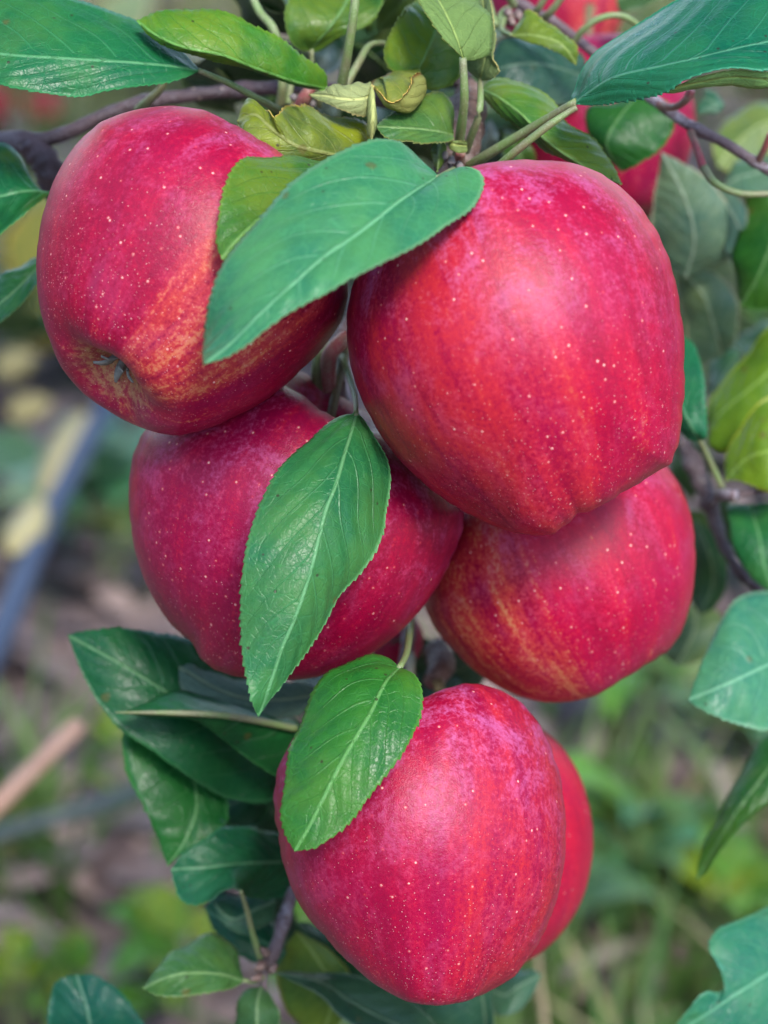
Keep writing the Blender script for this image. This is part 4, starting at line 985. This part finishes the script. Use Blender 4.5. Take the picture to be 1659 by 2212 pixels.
weed(290,1810, "bright green weed beside the dark leaves at the left", [GB, YB], 7, .040, seed=1)
weed(400,1905, "small yellow green weed just left of the teal leaf", [YB, GB], 6, .030, h=.05, seed=2)
weed(40,2235, "yellow green weed in the lower left corner", [YB, GB], 9, .045, h=.06, seed=3)
weed(230,2245, "bright weed behind the dark rounded leaf at the bottom", [GB, YB], 9, .042, h=.06, seed=4)
weed(430,2260, "weed under the light green leaf at the bottom", [GB, YB], 9, .07, seed=5)
weed(660,2230, "sunlit green weed under the lowest apple", [GB, YB], 9, .08, seed=6)
weed(1330,1600, "green weed on the ground right of the yellow streaked apple", [GB, (.08,.17,.06)], 9, .09, seed=7)
weed(1500,1640, "green weed below the broad pale teal leaf", [GB, (.08,.17,.06)], 9, .09, seed=8)
weed(1410,1945, "vivid green weed lying right of the lowest apples", [(.07,.20,.02), TB], 8, .085, seed=9)
weed(1330,2010, "dull green weed near the lowest apples at right", [TB, (.05,.13,.04)], 8, .07, seed=10)
weed(1540,2150, "yellowish weed beside the ragged teal leaf", [YB, GB], 8, .07, seed=11)
weed(1150,2190, "dark teal weed below the blurred red apple", [TB, (.04,.11,.05)], 8, .07, seed=12)
weed(190,1180, "teal blurred weed right of the slanting hose at left", [(.09,.20,.14), (.06,.14,.06)], 7, .13, seed=13)
weed(20,1200, "pale teal weed at the left edge beside the hose", [(.12,.22,.15), TB], 6, .12, seed=14)
weed(250,1290, "soft green weed left of the dark middle apple", [(.10,.17,.06), TB], 8, .12, seed=15)
weed(40,820, "yellowish weed at the left edge below the upper left apple", [(.34,.30,.05), TB, (.10,.18,.08)], 9, .15, seed=16)
weed(70,640, "pale green weed behind the leaf at the left edge", [(.22,.29,.12), (.16,.24,.12)], 9, .16, seed=17)
weed(200,210, "faint pale weed far behind the branch at top left", [(.24,.30,.21), (.18,.24,.12)], 9, .2, seed=18)
weed(1620,1700, "dark green weed behind the narrow leaf at the right edge", [(.04,.10,.03), TB], 9, .09, seed=19)

# slanting hose at the left
T = NT("hose_blue_grey"); nn = T.noise(T.obj(), 30, 3)
M_HOSE = T.fin(T.mix(nn, (0.014, 0.024, 0.055), (0.028, 0.042, 0.085)), .6)
hp = [WD(-90,1560,1.30), WD(0,1372,1.42), WD(96,1138,1.58), WD(160,1010,1.68), WD(215,900,1.78), WD(245,840,1.86)]
ho = thing("hose", hp[0], "blurred blue grey hose slanting across the left side", "hose")
far = ground_pt(300, 740); hp2 = hp + [np.array([far[0], far[1], .02])]
near = hp[0] + (hp[0] - hp[2]) * 1.0; near[2] = max(near[2], .02)
tube_part("tube", ho, [near] + hp2, [.011,.0105,.0098,.009,.0085,.008,.0075,.007], M_HOSE, 12, 70, conv=1)
# pale dry blades beside it
T = NT("dry_blade"); M_DRY = T.fin(T.mix(T.noise(T.obj(), 25, 3), (0.33, 0.26, 0.08), (0.36, 0.31, 0.16)), .6)
def blade(pts, w, label, thick=.0008):
    P = np.array(pts); C = catmull(P, 16)
    Tn = norm(np.gradient(C, axis=0)); S = norm(np.cross(Tn, FWD))
    ww = (np.sin(np.linspace(.15, 1, 16) * np.pi * .93) * w)[:, None]
    Nn = np.cross(S, Tn)
    V = np.concatenate([C - S * ww, C + Nn * w * .25, C + S * ww, C - Nn * thick + Nn * w * .2], 0)
    F = [(k * 16 + i, k * 16 + i + 1, ((k + 1) % 4) * 16 + i + 1, ((k + 1) % 4) * 16 + i) for k in range(4) for i in range(15)]
    o = link("dry_leaf", make_mesh("dry_leaf", V - C[0], F, [M_DRY]), C[0])
    tag(o, label, "dry leaf", "pale dry leaves beside the hose")
    return o
blade([WD(100,1065,1.66), WD(128,1000,1.70), WD(152,945,1.74), WD(190,885,1.8)], .017, "upper pale yellow dry leaf along the hose")
blade([WD(25,1190,1.52), WD(52,1140,1.55), WD(85,1075,1.6)], .015, "lower pale yellow dry leaf along the hose")
blade([WD(-10,800,2.2), WD(30,785,2.2), WD(75,765,2.2)], .018, "orange yellow dry leaf at the left edge")
blade([WD(20,895,2.1), WD(60,885,2.1), WD(110,868,2.1)], .016, "faint pale dry leaf above the hose")
# stick and drip line
T = NT("stick_tan"); M_STICK = T.fin(T.mix(T.noise(T.obj(), 60, 3), (0.42, 0.22, 0.14), (0.52, 0.32, 0.22)), .7)
sp = [WD(-160,1890,.93), WD(0,1728,.93), WD(90,1645,.93), WD(172,1562,.93)]
sp = [sp[3] + (sp[0] - sp[3]) * 6, sp[3]]
st = tube_part("stick", None, sp, [.0075,.0043], M_STICK, 10, 24, lump=0, conv=1)
tag(st, "bare tan stick poking up at the lower left edge", "stick")
M_LINE = NT("drip_line_dark").fin((0.035, 0.05, 0.045), .5)
dl = tube_part("drip_line", None, [WD(-120,1850,1.5), WD(0,1803,1.5), WD(130,1765,1.5), WD(230,1735,1.52), WD(330,1700,1.55), WD(480,1690,1.58)], .007, M_LINE, 8, 40, conv=1)
tag(dl, "thin dark green line crossing the litter at lower left", "tube")
# stalks
def stalk(pts, r, label):
    o = tube_part("grass_stalk", None, pts, r, M_DRYS, 6, 24, conv=1)
    tag(o, label, "grass stalk", "single grass stalks in front of the litter"); return o
M_DRYS = NT("stalk_straw").fin((0.22, 0.17, 0.09), .6)
stalk([WD(1160,2050,.9), WD(1166,2120,.9), WD(1180,2260,.9), WD(1190,2500,.9)], [.0012,.0018,.002,.002], "straw grass stalk below the blurred red apple")
M_DRYS = NT("stalk_green").fin((0.07, 0.14, 0.03), .5)
stalk([WD(722,2060,.72), WD(690,2130,.72), WD(655,2212,.72), WD(600,2350,.73)], [.0010,.0014,.0015,.0016], "green grass stalk left of the lowest apple")
M_DRYS = NT("stalk_pale").fin((0.16, 0.14, 0.10), .6)
stalk([WD(1540,1650,1.5), WD(1570,1730,1.5), WD(1600,1830,1.5), WD(1640,1960,1.5)], [.006,.006,.006,.005], "pale stalk standing behind the narrow dark leaf")
stalk([WD(1190,2120,1.4), WD(1290,2070,1.42), WD(1380,2040,1.45), WD(1420,2060,1.45)], [.005,.006,.006,.004], "bent pale straw stalk right of the lowest apples")
# windfalls far back
WM = apple_mat("apple_skin_windfall", 83, (1, 0), .1, .1, 1.3, .2)
for (px, py, lb) in ((-18, 240, "blurred fallen apple on the grass at the far left edge"), (92, 245, "faint fallen apple behind the branch at top left")):
    c = ground_pt(px, py, .036)
    apple(lb, (px, py), (np.dot(c - CAM, FWD) - .5) * 100, .037 / K / np.dot(c - CAM, FWD), (.3, -.9, .3), None, WM, int(px) + 200, group="fallen apples on the grass", nu=32, nv=24, centre=c)

for o in bpy.data.objects:
    if '_w' in o: del o['_w']
